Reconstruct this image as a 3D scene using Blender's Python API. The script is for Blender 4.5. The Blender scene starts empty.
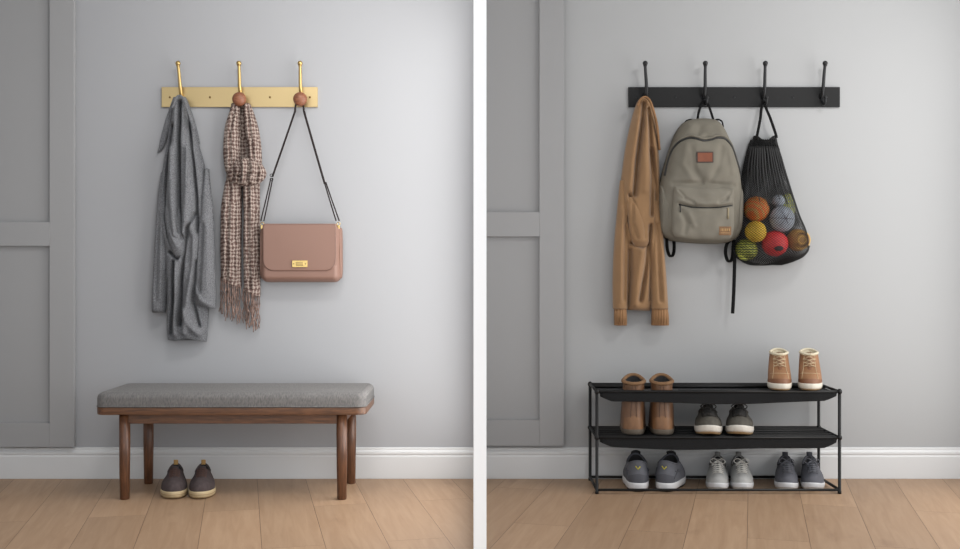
import bpy, math, random
import numpy as np
from mathutils import Vector, Matrix, noise
random.seed(7)
PI = math.pi
sc = bpy.context.scene
COL = sc.collection
CAMD, F, H = 5.0, 1040.0, 1.03      # camera distance from the back wall, focal length (px), eye height
CX, HY = 480.0, 264.0

def P(px, py, d=0.0, ref=None):
    """room point at distance d in front of the back wall"""
    s = (CAMD - (d if ref is None else ref)) / F
    return Vector(((px - CX) * s, -d, H + (HY - py) * s))

# ------------------------------------------------------------------ materials
ALB = .69     # paints and cloths reflect this share of the tone they show under the room's light
def lin(c, k=None):
    k = ALB if k is None else k
    return tuple(k * ((v / 255) / 12.92 if v / 255 <= .04045 else ((v / 255 + .055) / 1.055) ** 2.4) for v in c) + (1,)

def new_mat(name):
    m = bpy.data.materials.new(name); m.use_nodes = True
    nt = m.node_tree
    return m, nt, nt.nodes['Principled BSDF']

def mat(name, c, rough=.6, metal=0, bump=None, var=None, sheen=0, spec=.5, stretch=(1, 1, 1), coat=0):
    m, nt, b = new_mat(name)
    N, L = nt.nodes, nt.links
    K_ = .9 if metal > .5 else (1 if name == 'white_plaster' else ALB)
    b.inputs['Base Color'].default_value = lin(c, K_)
    b.inputs['Roughness'].default_value = rough
    b.inputs['Metallic'].default_value = metal
    b.inputs['Specular IOR Level'].default_value = spec
    b.inputs['Coat Weight'].default_value = coat
    if sheen:
        b.inputs['Sheen Weight'].default_value = sheen
        b.inputs['Sheen Roughness'].default_value = .5
    tc = N.new('ShaderNodeTexCoord'); mp = N.new('ShaderNodeMapping')
    mp.inputs['Scale'].default_value = stretch
    L.new(tc.outputs['Object'], mp.inputs['Vector'])
    if var:
        n = N.new('ShaderNodeTexNoise'); n.inputs['Scale'].default_value = var[0]; n.inputs['Detail'].default_value = 4
        r = N.new('ShaderNodeMapRange'); r.inputs[1].default_value = .3; r.inputs[2].default_value = .7
        r.inputs[3].default_value = 1 - var[1]; r.inputs[4].default_value = 1 + var[1]
        mx = N.new('ShaderNodeVectorMath'); mx.operation = 'SCALE'
        mx.inputs[0].default_value = lin(c)[:3]
        L.new(mp.outputs[0], n.inputs['Vector']); L.new(n.outputs['Fac'], r.inputs[0]); L.new(r.outputs[0], mx.inputs['Scale'])
        L.new(mx.outputs[0], b.inputs['Base Color'])
    if bump:
        n2 = N.new('ShaderNodeTexNoise'); n2.inputs['Scale'].default_value = bump[0]; n2.inputs['Detail'].default_value = 3
        bp = N.new('ShaderNodeBump'); bp.inputs['Strength'].default_value = bump[1]; bp.inputs['Distance'].default_value = bump[2] if len(bump) > 2 else .002
        L.new(mp.outputs[0], n2.inputs['Vector']); L.new(n2.outputs['Fac'], bp.inputs['Height']); L.new(bp.outputs[0], b.inputs['Normal'])
    return m

def weave_mat(name, c, c2, sx, sz, ns=330, st=(1, 1, 1), amt=.5, rough=.9, axis='XZ', bump=.5):
    """two-tone woven cloth: fine crossing threads"""
    m, nt, b = new_mat(name); N, L = nt.nodes, nt.links
    tc = N.new('ShaderNodeTexCoord')
    sep = N.new('ShaderNodeSeparateXYZ'); L.new(tc.outputs['Object'], sep.inputs[0])
    def wave(out, s):
        a = N.new('ShaderNodeMath'); a.operation = 'MULTIPLY'; a.inputs[1].default_value = s; L.new(out, a.inputs[0])
        w = N.new('ShaderNodeMath'); w.operation = 'SINE'; L.new(a.outputs[0], w.inputs[0]); return w.outputs[0]
    w1, w2 = wave(sep.outputs[axis[0]], sx), wave(sep.outputs[axis[1]], sz)
    ad = N.new('ShaderNodeMath'); ad.operation = 'ADD'; L.new(w1, ad.inputs[0]); L.new(w2, ad.inputs[1])
    n = N.new('ShaderNodeTexNoise'); n.inputs['Scale'].default_value = ns; n.inputs['Detail'].default_value = 1
    mp = N.new('ShaderNodeMapping'); mp.inputs['Scale'].default_value = st; L.new(tc.outputs['Object'], mp.inputs['Vector']); L.new(mp.outputs[0], n.inputs['Vector'])
    ad2 = N.new('ShaderNodeMath'); ad2.operation = 'MULTIPLY_ADD'; ad2.inputs[1].default_value = 6.0; L.new(n.outputs['Fac'], ad2.inputs[0]); L.new(ad.outputs[0], ad2.inputs[2])
    r = N.new('ShaderNodeMapRange'); r.inputs[1].default_value = 1.2; r.inputs[2].default_value = 4.8; L.new(ad2.outputs[0], r.inputs[0])
    mx = N.new('ShaderNodeMix'); mx.data_type = 'RGBA'; mx.inputs['A'].default_value = lin(c); mx.inputs['B'].default_value = lin(c2)
    L.new(r.outputs[0], mx.inputs['Factor']); L.new(mx.outputs['Result'], b.inputs['Base Color'])
    bp = N.new('ShaderNodeBump'); bp.inputs['Strength'].default_value = bump; bp.inputs['Distance'].default_value = .0015
    L.new(r.outputs[0], bp.inputs['Height']); L.new(bp.outputs[0], b.inputs['Normal'])
    b.inputs['Roughness'].default_value = rough; b.inputs['Specular IOR Level'].default_value = .2
    b.inputs['Sheen Weight'].default_value = .05
    return m

def scarf_mat():
    m, nt, b = new_mat('houndstooth_wool'); N, L = nt.nodes, nt.links
    tc = N.new('ShaderNodeTexCoord')
    nz = N.new('ShaderNodeTexNoise'); nz.inputs['Scale'].default_value = 22; nz.inputs['Detail'].default_value = 2
    L.new(tc.outputs['Object'], nz.inputs['Vector'])
    sb = N.new('ShaderNodeVectorMath'); sb.operation = 'SUBTRACT'; sb.inputs[1].default_value = (.5, .5, .5); L.new(nz.outputs['Color'], sb.inputs[0])
    sl = N.new('ShaderNodeVectorMath'); sl.operation = 'SCALE'; sl.inputs['Scale'].default_value = .028; L.new(sb.outputs[0], sl.inputs[0])
    av = N.new('ShaderNodeVectorMath'); av.operation = 'ADD'; L.new(tc.outputs['Object'], av.inputs[0]); L.new(sl.outputs[0], av.inputs[1])
    sep = N.new('ShaderNodeSeparateXYZ'); L.new(av.outputs[0], sep.inputs[0])
    def sine(o, s, ph=0):
        a = N.new('ShaderNodeMath'); a.operation = 'MULTIPLY_ADD'; a.inputs[1].default_value = s; a.inputs[2].default_value = ph; L.new(o, a.inputs[0])
        w = N.new('ShaderNodeMath'); w.operation = 'SINE'; L.new(a.outputs[0], w.inputs[0]); return w.outputs[0]
    def add(a_, b_, op='ADD'):
        x = N.new('ShaderNodeMath'); x.operation = op; L.new(a_, x.inputs[0]); L.new(b_, x.inputs[1]); return x.outputs[0]
    # x-y sum keeps the stripes continuous where the cloth turns away from the viewer
    xy = N.new('ShaderNodeMath'); xy.operation = 'MULTIPLY_ADD'; xy.inputs[1].default_value = .6; L.new(sep.outputs['Y'], xy.inputs[0]); L.new(sep.outputs['X'], xy.inputs[2])
    s1 = sine(xy.outputs[0], 2 * PI / .0195); s2 = sine(sep.outputs['Z'], 2 * PI / .0185)
    s3 = sine(sep.outputs['Z'], 2 * PI / .0075, 1.0)
    base = add(s1, s2)
    m3 = N.new('ShaderNodeMath'); m3.operation = 'MULTIPLY_ADD'; m3.inputs[1].default_value = .35; L.new(s3, m3.inputs[0]); L.new(base, m3.inputs[2])
    n2 = N.new('ShaderNodeTexNoise'); n2.inputs['Scale'].default_value = 150; L.new(tc.outputs['Object'], n2.inputs['Vector'])
    m4 = N.new('ShaderNodeMath'); m4.operation = 'MULTIPLY_ADD'; m4.inputs[1].default_value = 3.2; L.new(n2.outputs['Fac'], m4.inputs[0]); L.new(m3.outputs[0], m4.inputs[2])
    r = N.new('ShaderNodeMapRange'); r.inputs[1].default_value = .7; r.inputs[2].default_value = 2.7; L.new(m4.outputs[0], r.inputs[0])
    mx = N.new('ShaderNodeMix'); mx.data_type = 'RGBA'; mx.inputs['A'].default_value = lin((106, 84, 78)); mx.inputs['B'].default_value = lin((184, 168, 158))
    L.new(r.outputs[0], mx.inputs['Factor']); L.new(mx.outputs['Result'], b.inputs['Base Color'])
    bp = N.new('ShaderNodeBump'); bp.inputs['Strength'].default_value = .6; bp.inputs['Distance'].default_value = .003
    L.new(m4.outputs[0], bp.inputs['Height']); L.new(bp.outputs[0], b.inputs['Normal'])
    b.inputs['Roughness'].default_value = .95; b.inputs['Specular IOR Level'].default_value = .15
    return m

def wood_mat(name, c1, c2, axis=(1, 12, 12), scale=6, rough=.45, bump=.1):
    m, nt, b = new_mat(name); N, L = nt.nodes, nt.links
    tc = N.new('ShaderNodeTexCoord'); mp = N.new('ShaderNodeMapping'); mp.inputs['Scale'].default_value = axis
    L.new(tc.outputs['Object'], mp.inputs['Vector'])
    n = N.new('ShaderNodeTexNoise'); n.inputs['Scale'].default_value = scale; n.inputs['Detail'].default_value = 8; n.inputs['Distortion'].default_value = .6
    L.new(mp.outputs[0], n.inputs['Vector'])
    r = N.new('ShaderNodeMapRange'); r.inputs[1].default_value = .35; r.inputs[2].default_value = .65; L.new(n.outputs['Fac'], r.inputs[0])
    mx = N.new('ShaderNodeMix'); mx.data_type = 'RGBA'; mx.inputs['A'].default_value = lin(c1); mx.inputs['B'].default_value = lin(c2)
    L.new(r.outputs[0], mx.inputs['Factor']); L.new(mx.outputs['Result'], b.inputs['Base Color'])
    b.inputs['Roughness'].default_value = rough
    bp = N.new('ShaderNodeBump'); bp.inputs['Strength'].default_value = bump; bp.inputs['Distance'].default_value = .001
    L.new(n.outputs['Fac'], bp.inputs['Height']); L.new(bp.outputs[0], b.inputs['Normal'])
    return m

def floor_mat(name, k, x0, joint):
    """oak planks; k = x drift of the boards per metre of depth, x0 = a seam on the wall line"""
    m, nt, b = new_mat(name); N, L = nt.nodes, nt.links
    tc = N.new('ShaderNodeTexCoord'); n = math.hypot(1, k)
    def dot(v):
        x = N.new('ShaderNodeVectorMath'); x.operation = 'DOT_PRODUCT'; x.inputs[1].default_value = v; L.new(tc.outputs['Object'], x.inputs[0]); return x.outputs['Value']
    across, along = dot((1 / n, -k / n, 0)), dot((k / n, 1 / n, 0))
    W = .2325 / n
    def madd(o, mul, add):
        a = N.new('ShaderNodeMath'); a.operation = 'MULTIPLY_ADD'; a.inputs[1].default_value = mul; a.inputs[2].default_value = add; L.new(o, a.inputs[0]); return a.outputs[0]
    au, al = madd(across, 1, -x0 / n + 40 * W), madd(along, 1, joint)
    cb = N.new('ShaderNodeCombineXYZ'); L.new(al, cb.inputs[0]); L.new(au, cb.inputs[1])
    br = N.new('ShaderNodeTexBrick'); L.new(cb.outputs[0], br.inputs['Vector'])
    br.inputs['Scale'].default_value = 1; br.inputs['Brick Width'].default_value = 1.45; br.inputs['Row Height'].default_value = W
    br.inputs['Mortar Size'].default_value = .0011; br.inputs['Mortar Smooth'].default_value = .3
    br.inputs['Color1'].default_value = (0, 0, 0, 1); br.inputs['Color2'].default_value = (1, 1, 1, 1); br.inputs['Mortar'].default_value = (.5, .5, .5, 1)
    br.offset = .43; br.offset_frequency = 2
    # per-plank offset for the grain
    pl = N.new('ShaderNodeMath'); pl.operation = 'MULTIPLY'; pl.inputs[1].default_value = 37; L.new(br.outputs['Color'], pl.inputs[0])
    cb2 = N.new('ShaderNodeCombineXYZ'); L.new(madd(along, 1.3, 0), cb2.inputs[0]); L.new(madd(across, 16, 0), cb2.inputs[1]); L.new(pl.outputs[0], cb2.inputs[2])
    g = N.new('ShaderNodeTexNoise'); g.inputs['Scale'].default_value = 2.2; g.inputs['Detail'].default_value = 9; g.inputs['Roughness'].default_value = .6; g.inputs['Distortion'].default_value = .8
    L.new(cb2.outputs[0], g.inputs['Vector'])
    r = N.new('ShaderNodeMapRange'); r.inputs[1].default_value = .3; r.inputs[2].default_value = .72; L.new(g.outputs['Fac'], r.inputs[0])
    mx = N.new('ShaderNodeMix'); mx.data_type = 'RGBA'; mx.inputs['A'].default_value = lin((171, 139, 110)); mx.inputs['B'].default_value = lin((189, 158, 128))
    L.new(r.outputs[0], mx.inputs['Factor'])
    tone = N.new('ShaderNodeMapRange'); tone.inputs[3].default_value = .90; tone.inputs[4].default_value = 1.06; L.new(br.outputs['Color'], tone.inputs[0])
    v = N.new('ShaderNodeVectorMath'); v.operation = 'SCALE'; L.new(mx.outputs['Result'], v.inputs[0]); L.new(tone.outputs[0], v.inputs['Scale'])
    # knots
    vo = N.new('ShaderNodeTexNoise'); vo.inputs['Scale'].default_value = 1.7; vo.inputs['Detail'].default_value = 5
    cb3 = N.new('ShaderNodeCombineXYZ'); L.new(madd(along, 1.6, 5), cb3.inputs[0]); L.new(madd(across, 4, 0), cb3.inputs[1]); L.new(pl.outputs[0], cb3.inputs[2]); L.new(cb3.outputs[0], vo.inputs['Vector'])
    kr = N.new('ShaderNodeMapRange'); kr.inputs[1].default_value = .62; kr.inputs[2].default_value = .78; kr.inputs[3].default_value = 0; kr.inputs[4].default_value = .45; L.new(vo.outputs['Fac'], kr.inputs[0])
    m1 = N.new('ShaderNodeMix'); m1.data_type = 'RGBA'; m1.inputs['B'].default_value = lin((128, 96, 74)); L.new(kr.outputs[0], m1.inputs['Factor']); L.new(v.outputs[0], m1.inputs['A'])
    m2 = N.new('ShaderNodeMix'); m2.data_type = 'RGBA'; m2.inputs['B'].default_value = lin((96, 70, 52)); L.new(br.outputs['Fac'], m2.inputs['Factor']); L.new(m1.outputs['Result'], m2.inputs['A'])
    L.new(m2.outputs['Result'], b.inputs['Base Color'])
    b.inputs['Roughness'].default_value = .5; b.inputs['Specular IOR Level'].default_value = .35
    iv = N.new('ShaderNodeMath'); iv.operation = 'MULTIPLY_ADD'; iv.inputs[1].default_value = -1; L.new(br.outputs['Fac'], iv.inputs[0])
    gs = N.new('ShaderNodeMath'); gs.operation = 'MULTIPLY'; gs.inputs[1].default_value = .25; L.new(g.outputs['Fac'], gs.inputs[0]); L.new(gs.outputs[0], iv.inputs[2])
    bp = N.new('ShaderNodeBump'); bp.inputs['Strength'].default_value = .35; bp.inputs['Distance'].default_value = .0015
    L.new(iv.outputs[0], bp.inputs['Height']); L.new(bp.outputs[0], b.inputs['Normal'])
    return m

def stripe_mat(name, c1, c2, freq, axis='X', thr=.0, nscale=8, rough=.6):
    m, nt, b = new_mat(name); N, L = nt.nodes, nt.links
    tc = N.new('ShaderNodeTexCoord')
    w = N.new('ShaderNodeTexWave'); w.wave_type = 'BANDS'; w.bands_direction = axis
    w.inputs['Scale'].default_value = freq; w.inputs['Distortion'].default_value = 3; w.inputs['Detail'].default_value = 2; w.inputs['Detail Scale'].default_value = nscale
    L.new(tc.outputs['Object'], w.inputs['Vector'])
    r = N.new('ShaderNodeMapRange'); r.inputs[1].default_value = .35 + thr; r.inputs[2].default_value = .65 + thr; L.new(w.outputs['Fac'], r.inputs[0])
    mx = N.new('ShaderNodeMix'); mx.data_type = 'RGBA'; mx.inputs['A'].default_value = lin(c1); mx.inputs['B'].default_value = lin(c2)
    L.new(r.outputs[0], mx.inputs['Factor']); L.new(mx.outputs['Result'], b.inputs['Base Color'])
    b.inputs['Roughness'].default_value = rough
    return m

M_ = {}
M_['wall'] = mat('wall_paint', (177, 178, 181), .85, bump=(180, .06), spec=.3)
M_['wall_r'] = mat('wall_paint_pale', (180, 181, 182), .85, bump=(180, .06), spec=.3)
M_['door'] = mat('door_paint', (166, 166, 167), .6, bump=(200, .05), spec=.3)
M_['trim'] = mat('white_trim', (226, 227, 228), .45, bump=(150, .03))
M_['white'] = mat('white_plaster', (252, 252, 252), .8)
M_['side'] = mat('side_wall_paint', (196, 197, 198), .85)
M_['brass'] = mat('brushed_brass', (198, 175, 130), .42, 1, bump=(60, .05), stretch=(1, 1, 30))
M_['brass2'] = mat('polished_brass', (192, 164, 108), .34, 1)
M_['gold'] = mat('gold_metal', (216, 186, 122), .25, 1)
M_['screw'] = mat('screw_metal', (120, 96, 60), .4, 1)
M_['blk'] = mat('black_metal', (16, 16, 17), .5, spec=.3, bump=(220, .08))
M_['blk_hook'] = mat('black_hook_metal', (34, 35, 37), .34, .4)
M_['rail_blk'] = mat('black_rail_paint', (20, 20, 21), .6, spec=.25, bump=(90, .05))
M_['knobwood'] = wood_mat('knob_wood', (124, 74, 50), (152, 96, 66), (3, 3, 12), 20, .5)
M_['walnut'] = wood_mat('walnut', (84, 54, 34), (120, 80, 52), (1.5, 14, 14), 9, .42)
M_['walnut_v'] = wood_mat('walnut_upright', (80, 50, 32), (116, 75, 49), (14, 14, 1.5), 9, .4)
M_['cushion'] = weave_mat('grey_upholstery', (100, 99, 99), (144, 141, 139), 1500, 5000, ns=240, st=(1, .3, .3), axis='XZ')
M_['coat'] = weave_mat('grey_wool_knit', (92, 94, 98), (164, 165, 169), 2600, 5200, ns=190, bump=.9)
M_['scarf'] = scarf_mat()
M_['fringe'] = mat('fringe_wool', (134, 110, 100), .95, var=(60, .6))
M_['card'] = mat('tan_knit', (156, 122, 88), .9, bump=(420, .5, .001), var=(8, .08), sheen=.2, spec=.2)
M_['card_rib'] = weave_mat('tan_rib', (142, 106, 72), (170, 130, 94), 1500, 60)
M_['bagleather'] = mat('dusty_pink_leather', (146, 112, 98), .5, bump=(380, .18, .0008), var=(3, .03))
M_['bagedge'] = mat('leather_edge', (104, 72, 62), .55)
M_['strap'] = mat('dark_strap_leather', (36, 26, 25), .6, spec=.2)
M_['canvas'] = mat('olive_grey_canvas', (125, 120, 109), .88, bump=(500, .35, .001), var=(7, .09), spec=.2)
M_['canvas2'] = mat('pocket_canvas', (129, 124, 113), .88, bump=(500, .35, .001), var=(9, .1), spec=.2)
M_['webbing'] = mat('black_webbing', (15, 15, 16), .85, spec=.15, bump=(600, .3, .001))
M_['zip'] = mat('dark_zip', (20, 19, 18), .6)
M_['zpull'] = mat('zip_pull_cord', (150, 138, 112), .8)
M_['patch'] = mat('orange_leather_patch', (126, 64, 32), .6, var=(60, .1), bump=(300, .2))
M_['patchdark'] = mat('patch_border', (66, 48, 42), .7)
M_['patch2'] = mat('brown_woven_patch', (128, 94, 62), .75, var=(150, .2))
M_['patchthread'] = mat('patch_thread', (196, 158, 108), .8)
M_['net'] = mat('black_net_cord', (14, 14, 15), .7)
M_['netband'] = mat('black_net_band', (12, 12, 13), .8, bump=(500, .4, .001))
M_['sling'] = weave_mat('black_shelf_mesh', (14, 14, 15), (44, 45, 47), 1500, 1500, bump=.8)
M_['dark_in'] = mat('dark_shoe_lining', (34, 33, 35), .9)
M_['rub_dark'] = mat('dark_outsole_rubber', (46, 44, 43), .8)

# ------------------------------------------------------------------ objects
def origin(o):
    v = Vector((0, 0, 0))
    while o is not None:
        v += o.location; o = o.parent
    return v

def tag(o, label=None, cat=None, group=None, kind=None):
    if label: o['label'] = label
    if cat: o['category'] = cat
    if group: o['group'] = group
    if kind: o['kind'] = kind
    return o

def thing(name, loc, label, cat, group=None):
    o = bpy.data.objects.new(name, None); COL.objects.link(o); o.location = loc
    o.empty_display_size = .05
    return tag(o, label, cat, group)

class MB:
    def __init__(s): s.v, s.f = [], []
    def add(s, vs, fs):
        k = len(s.v); s.v += [tuple(p) for p in vs]; s.f += [tuple(i + k for i in f) for f in fs]; return s
    def box(s, a, b):
        x0, y0, z0 = a; x1, y1, z1 = b
        return s.add([(x0, y0, z0), (x1, y0, z0), (x1, y1, z0), (x0, y1, z0), (x0, y0, z1), (x1, y0, z1), (x1, y1, z1), (x0, y1, z1)],
                     [(0, 3, 2, 1), (4, 5, 6, 7), (0, 1, 5, 4), (1, 2, 6, 5), (2, 3, 7, 6), (3, 0, 4, 7)])
    def tube(s, pts, r, n=10, flat=None, cap=True):
        """round tube, or flat ribbon when flat=(side vector, half width, half thickness)"""
        pts = [Vector(p) for p in pts]; N = len(pts); vs = []; up = None
        for i, p in enumerate(pts):
            t = (pts[min(i + 1, N - 1)] - pts[max(i - 1, 0)])
            t = t.normalized() if t.length > 1e-9 else Vector((0, 0, 1))
            if flat:
                a = Vector(flat[0]); a = (a - t * a.dot(t)).normalized(); b = t.cross(a)
                ra, rb = flat[1], flat[2]
            else:
                if up is None: up = Vector((0, 0, 1)) if abs(t.z) < .9 else Vector((0, 1, 0))
                a = (up - t * up.dot(t)).normalized(); up = a; b = t.cross(a)
                ra = rb = (r[i] if isinstance(r, (list, tuple)) else r)
            for k in range(n):
                w = 2 * PI * k / n; c, sn = math.cos(w), math.sin(w)
                if flat:
                    c = math.copysign(abs(c) ** .5, c); sn = math.copysign(abs(sn) ** .5, sn)
                vs.append(p + a * c * ra + b * sn * rb)
        fs = [(i * n + k, i * n + (k + 1) % n, (i + 1) * n + (k + 1) % n, (i + 1) * n + k) for i in range(N - 1) for k in range(n)]
        if cap: fs += [tuple(range(n - 1, -1, -1)), tuple((N - 1) * n + k for k in range(n))]
        return s.add(vs, fs)
    def lathe(s, c, prof, n=24, axis='Z', rot=None):
        """prof: (radius, height) pairs along the axis through c"""
        vs = []; c = Vector(c)
        for r, h in prof:
            for k in range(n):
                w = 2 * PI * k / n; v = Vector((r * math.cos(w), r * math.sin(w), h))
                if axis == 'Y': v = Vector((v.x, -v.z, v.y))
                if rot: v = rot @ v
                vs.append(c + v)
        m = len(prof)
        fs = [(i * n + k, i * n + (k + 1) % n, (i + 1) * n + (k + 1) % n, (i + 1) * n + k) for i in range(m - 1) for k in range(n)]
        fs += [tuple(range(n - 1, -1, -1)), tuple((m - 1) * n + k for k in range(n))]
        return s.add(vs, fs)
    def ball(s, c, r, n=20, sq=(1, 1, 1)):
        c = Vector(c); vs, m = [], n // 2
        for i in range(1, m):
            a = PI * i / m
            for k in range(n):
                w = 2 * PI * k / n
                vs.append(c + Vector((r * sq[0] * math.sin(a) * math.cos(w), r * sq[1] * math.sin(a) * math.sin(w), r * sq[2] * math.cos(a))))
        fs = [(i * n + (k + 1) % n, i * n + k, (i + 1) * n + k, (i + 1) * n + (k + 1) % n) for i in range(m - 2) for k in range(n)]
        t = len(vs); vs += [c + Vector((0, 0, r * sq[2])), c - Vector((0, 0, r * sq[2]))]
        fs += [(t, k, (k + 1) % n) for k in range(n)] + [(t + 1, (m - 2) * n + (k + 1) % n, (m - 2) * n + k) for k in range(n)]
        return s.add(vs, fs)
    def build(s, name, m, parent=None, smooth=True, bevel=0, loc=None, label=None, solid=0):
        o_ = origin(parent) if parent else Vector(loc or (0, 0, 0))
        me = bpy.data.meshes.new(name); me.from_pydata([tuple(Vector(p) - o_) for p in s.v], [], s.f); me.validate()
        me.materials.append(m if not isinstance(m, str) else M_[m])
        import bmesh
        bm = bmesh.new(); bm.from_mesh(me); bmesh.ops.recalc_face_normals(bm, faces=bm.faces); bm.to_mesh(me); bm.free()
        if smooth: me.shade_smooth() if hasattr(me, 'shade_smooth') else None
        o = bpy.data.objects.new(name, me); COL.objects.link(o)
        if parent: o.parent = parent
        else: o.location = o_
        if solid:
            sm = o.modifiers.new('solid', 'SOLIDIFY'); sm.thickness = solid; sm.offset = -1
        if bevel:
            bv = o.modifiers.new('bevel', 'BEVEL'); bv.width = bevel; bv.segments = 3; bv.limit_method = 'ANGLE'; bv.angle_limit = .6
            if smooth: o.modifiers.new('wn', 'WEIGHTED_NORMAL')
        if label: o['label'] = label
        return o

def smooth_interp(ys, xs, y, k=None):
    """monotone cubic through the control points"""
    xs, ys = np.array(xs, float), np.array(ys, float)
    y = np.asarray(y, float); n = len(ys)
    h = np.diff(ys); dl = np.diff(xs) / h
    m = np.zeros(n); m[0], m[-1] = dl[0], dl[-1]
    for i in range(1, n - 1):
        m[i] = 0 if dl[i - 1] * dl[i] <= 0 else 2 * dl[i - 1] * dl[i] / (dl[i - 1] + dl[i])
    idx = np.clip(np.searchsorted(ys, y) - 1, 0, n - 2)
    t = np.clip((y - ys[idx]) / h[idx], 0, 1)
    return (xs[idx] * (2 * t**3 - 3 * t**2 + 1) + h[idx] * m[idx] * (t**3 - 2 * t**2 + t) + xs[idx + 1] * (-2 * t**3 + 3 * t**2) + h[idx] * m[idx + 1] * (t**3 - t**2))

def crease_disp(X, Y, creases):
    D = np.zeros_like(X)
    for pts, w, amp in creases:
        best = np.full_like(X, 1e9)
        for (x0, y0), (x1, y1) in zip(pts[:-1], pts[1:]):
            dx, dy = x1 - x0, y1 - y0; q = dx * dx + dy * dy
            t = np.clip(((X - x0) * dx + (Y - y0) * dy) / q, 0, 1)
            best = np.minimum(best, np.hypot(X - x0 - t * dx, Y - y0 - t * dy))
        D += amp * np.exp(-(best / w) ** 2)
    return D

def drape(rows, creases=(), nu=64, nv=110, d0=.012, prof=2.0, hem=None, topc=None, wr=0, seed=0, ref=None, diamond=False, pleat=None, open_top=False):
    """a hanging piece of cloth: rows = (py, x left, x right, depth) down its height.
    Returns the MB (world space)"""
    rows = sorted(rows)
    py = np.linspace(rows[0][0], rows[-1][0], nv)
    ys = [r[0] for r in rows]
    xl, xr, dp = (smooth_interp(ys, [r[i] for r in rows], py) for i in (1, 2, 3))
    t = np.sin(np.linspace(-1, 1, nu) * PI / 2) * .35 + np.linspace(-1, 1, nu) * .65
    T, V = np.meshgrid(t, np.linspace(0, 1, nv))
    mid, half = (xl + xr) / 2, (xr - xl) / 2
    X = mid[:, None] + T * half[:, None]; Y = np.repeat(py[:, None], nu, 1)
    if hem: Y = Y + np.interp(T, [h[0] for h in hem], [h[1] for h in hem]) * V ** 3
    if topc: Y = Y + np.interp(T, [h[0] for h in topc], [h[1] for h in topc]) * (1 - V) ** 6
    body = (1 - np.abs(T) ** prof) ** (1 / prof)
    edge = 1 - np.abs(T) ** 8
    D = dp[:, None] * body + crease_disp(X, Y, creases) * edge * np.minimum(1, dp[:, None] / .02)
    if pleat:
        D = D + pleat(T, V, X, Y) * edge
    if wr:
        N_ = np.array([[noise.noise(Vector((X[j, i] * .09 + seed, Y[j, i] * .045, seed * 3))) for i in range(nu)] for j in range(nv)])
        D = D + wr * N_ * edge
    D = d0 + np.maximum(D, 0)
    B = d0 - (d0 - .006) * (1 - T ** 2) ** .5
    ref = d0 + .4 * max(r[3] for r in rows) if ref is None else ref
    m = MB(); vs = []
    for j in range(nv):
        for i in range(nu): vs.append(P(X[j, i], Y[j, i], D[j, i], ref))
        for i in range(nu - 2, 0, -1): vs.append(P(X[j, i], Y[j, i], B[j, i], ref))
    n = 2 * nu - 2
    if not diamond:
        fs = [(j * n + k, j * n + (k + 1) % n, (j + 1) * n + (k + 1) % n, (j + 1) * n + k) for j in range(nv - 1) for k in range(n)]
        if not open_top: fs += [tuple(range(n))]
        fs += [tuple((nv - 1) * n + k for k in range(n - 1, -1, -1))]
    else:
        fs = []
        for j in range(1, nv - 1):
            for k in range(n):
                if (j + k) % 2:
                    fs.append(((j - 1) * n + k, j * n + (k + 1) % n, (j + 1) * n + k, j * n + (k - 1) % n))
        used = sorted({i for f in fs for i in f}); re = {a: b for b, a in enumerate(used)}
        vs = [vs[i] for i in used]; fs = [tuple(re[i] for i in f) for f in fs]
    m.add(vs, fs); m.info = (X, Y, D, ref)
    return m

def closed_curve(pts, n, curve=True):
    """closed polygon, rounded through its points when curve is set, resampled to n points"""
    if not curve:
        o2 = np.array(list(pts) + [pts[0]], float); d = np.r_[0, np.cumsum(np.hypot(*np.diff(o2, axis=0).T))]
        s = np.linspace(0, d[-1], n, endpoint=False)
        return np.c_[np.interp(s, d, o2[:, 0]), np.interp(s, d, o2[:, 1])]
    pts = np.array(pts, float); k = len(pts); out = []
    for i in range(k):
        p0, p1, p2, p3 = pts[i - 1], pts[i], pts[(i + 1) % k], pts[(i + 2) % k]
        for t in np.linspace(0, 1, 24, endpoint=False):
            out.append(.5 * (2 * p1 + (p2 - p0) * t + (2 * p0 - 5 * p1 + 4 * p2 - p3) * t * t + (3 * p1 - p0 - 3 * p2 + p3) * t ** 3))
    out = np.array(out); d = np.r_[0, np.cumsum(np.hypot(*(np.roll(out, -1, 0) - out).T))]
    s = np.linspace(0, d[-1], n, endpoint=False)
    o2 = np.vstack([out, out[:1]])
    return np.c_[np.interp(s, d, o2[:, 0]), np.interp(s, d, o2[:, 1])]

def rrect(x0, y0, x1, y1, r, n=5, rb=None):
    """rounded rectangle outline (pixels); rb = radius of the lower corners"""
    rb = r if rb is None else rb; pts = []
    for cx, cy, a, q in ((x1 - r, y0 + r, -90, r), (x1 - rb, y1 - rb, 0, rb), (x0 + rb, y1 - rb, 90, rb), (x0 + r, y0 + r, 180, r)):
        for k in range(n):
            w = math.radians(a + 90 * k / (n - 1)); pts.append((cx + q * math.cos(w), cy + q * math.sin(w)))
    return pts

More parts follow.
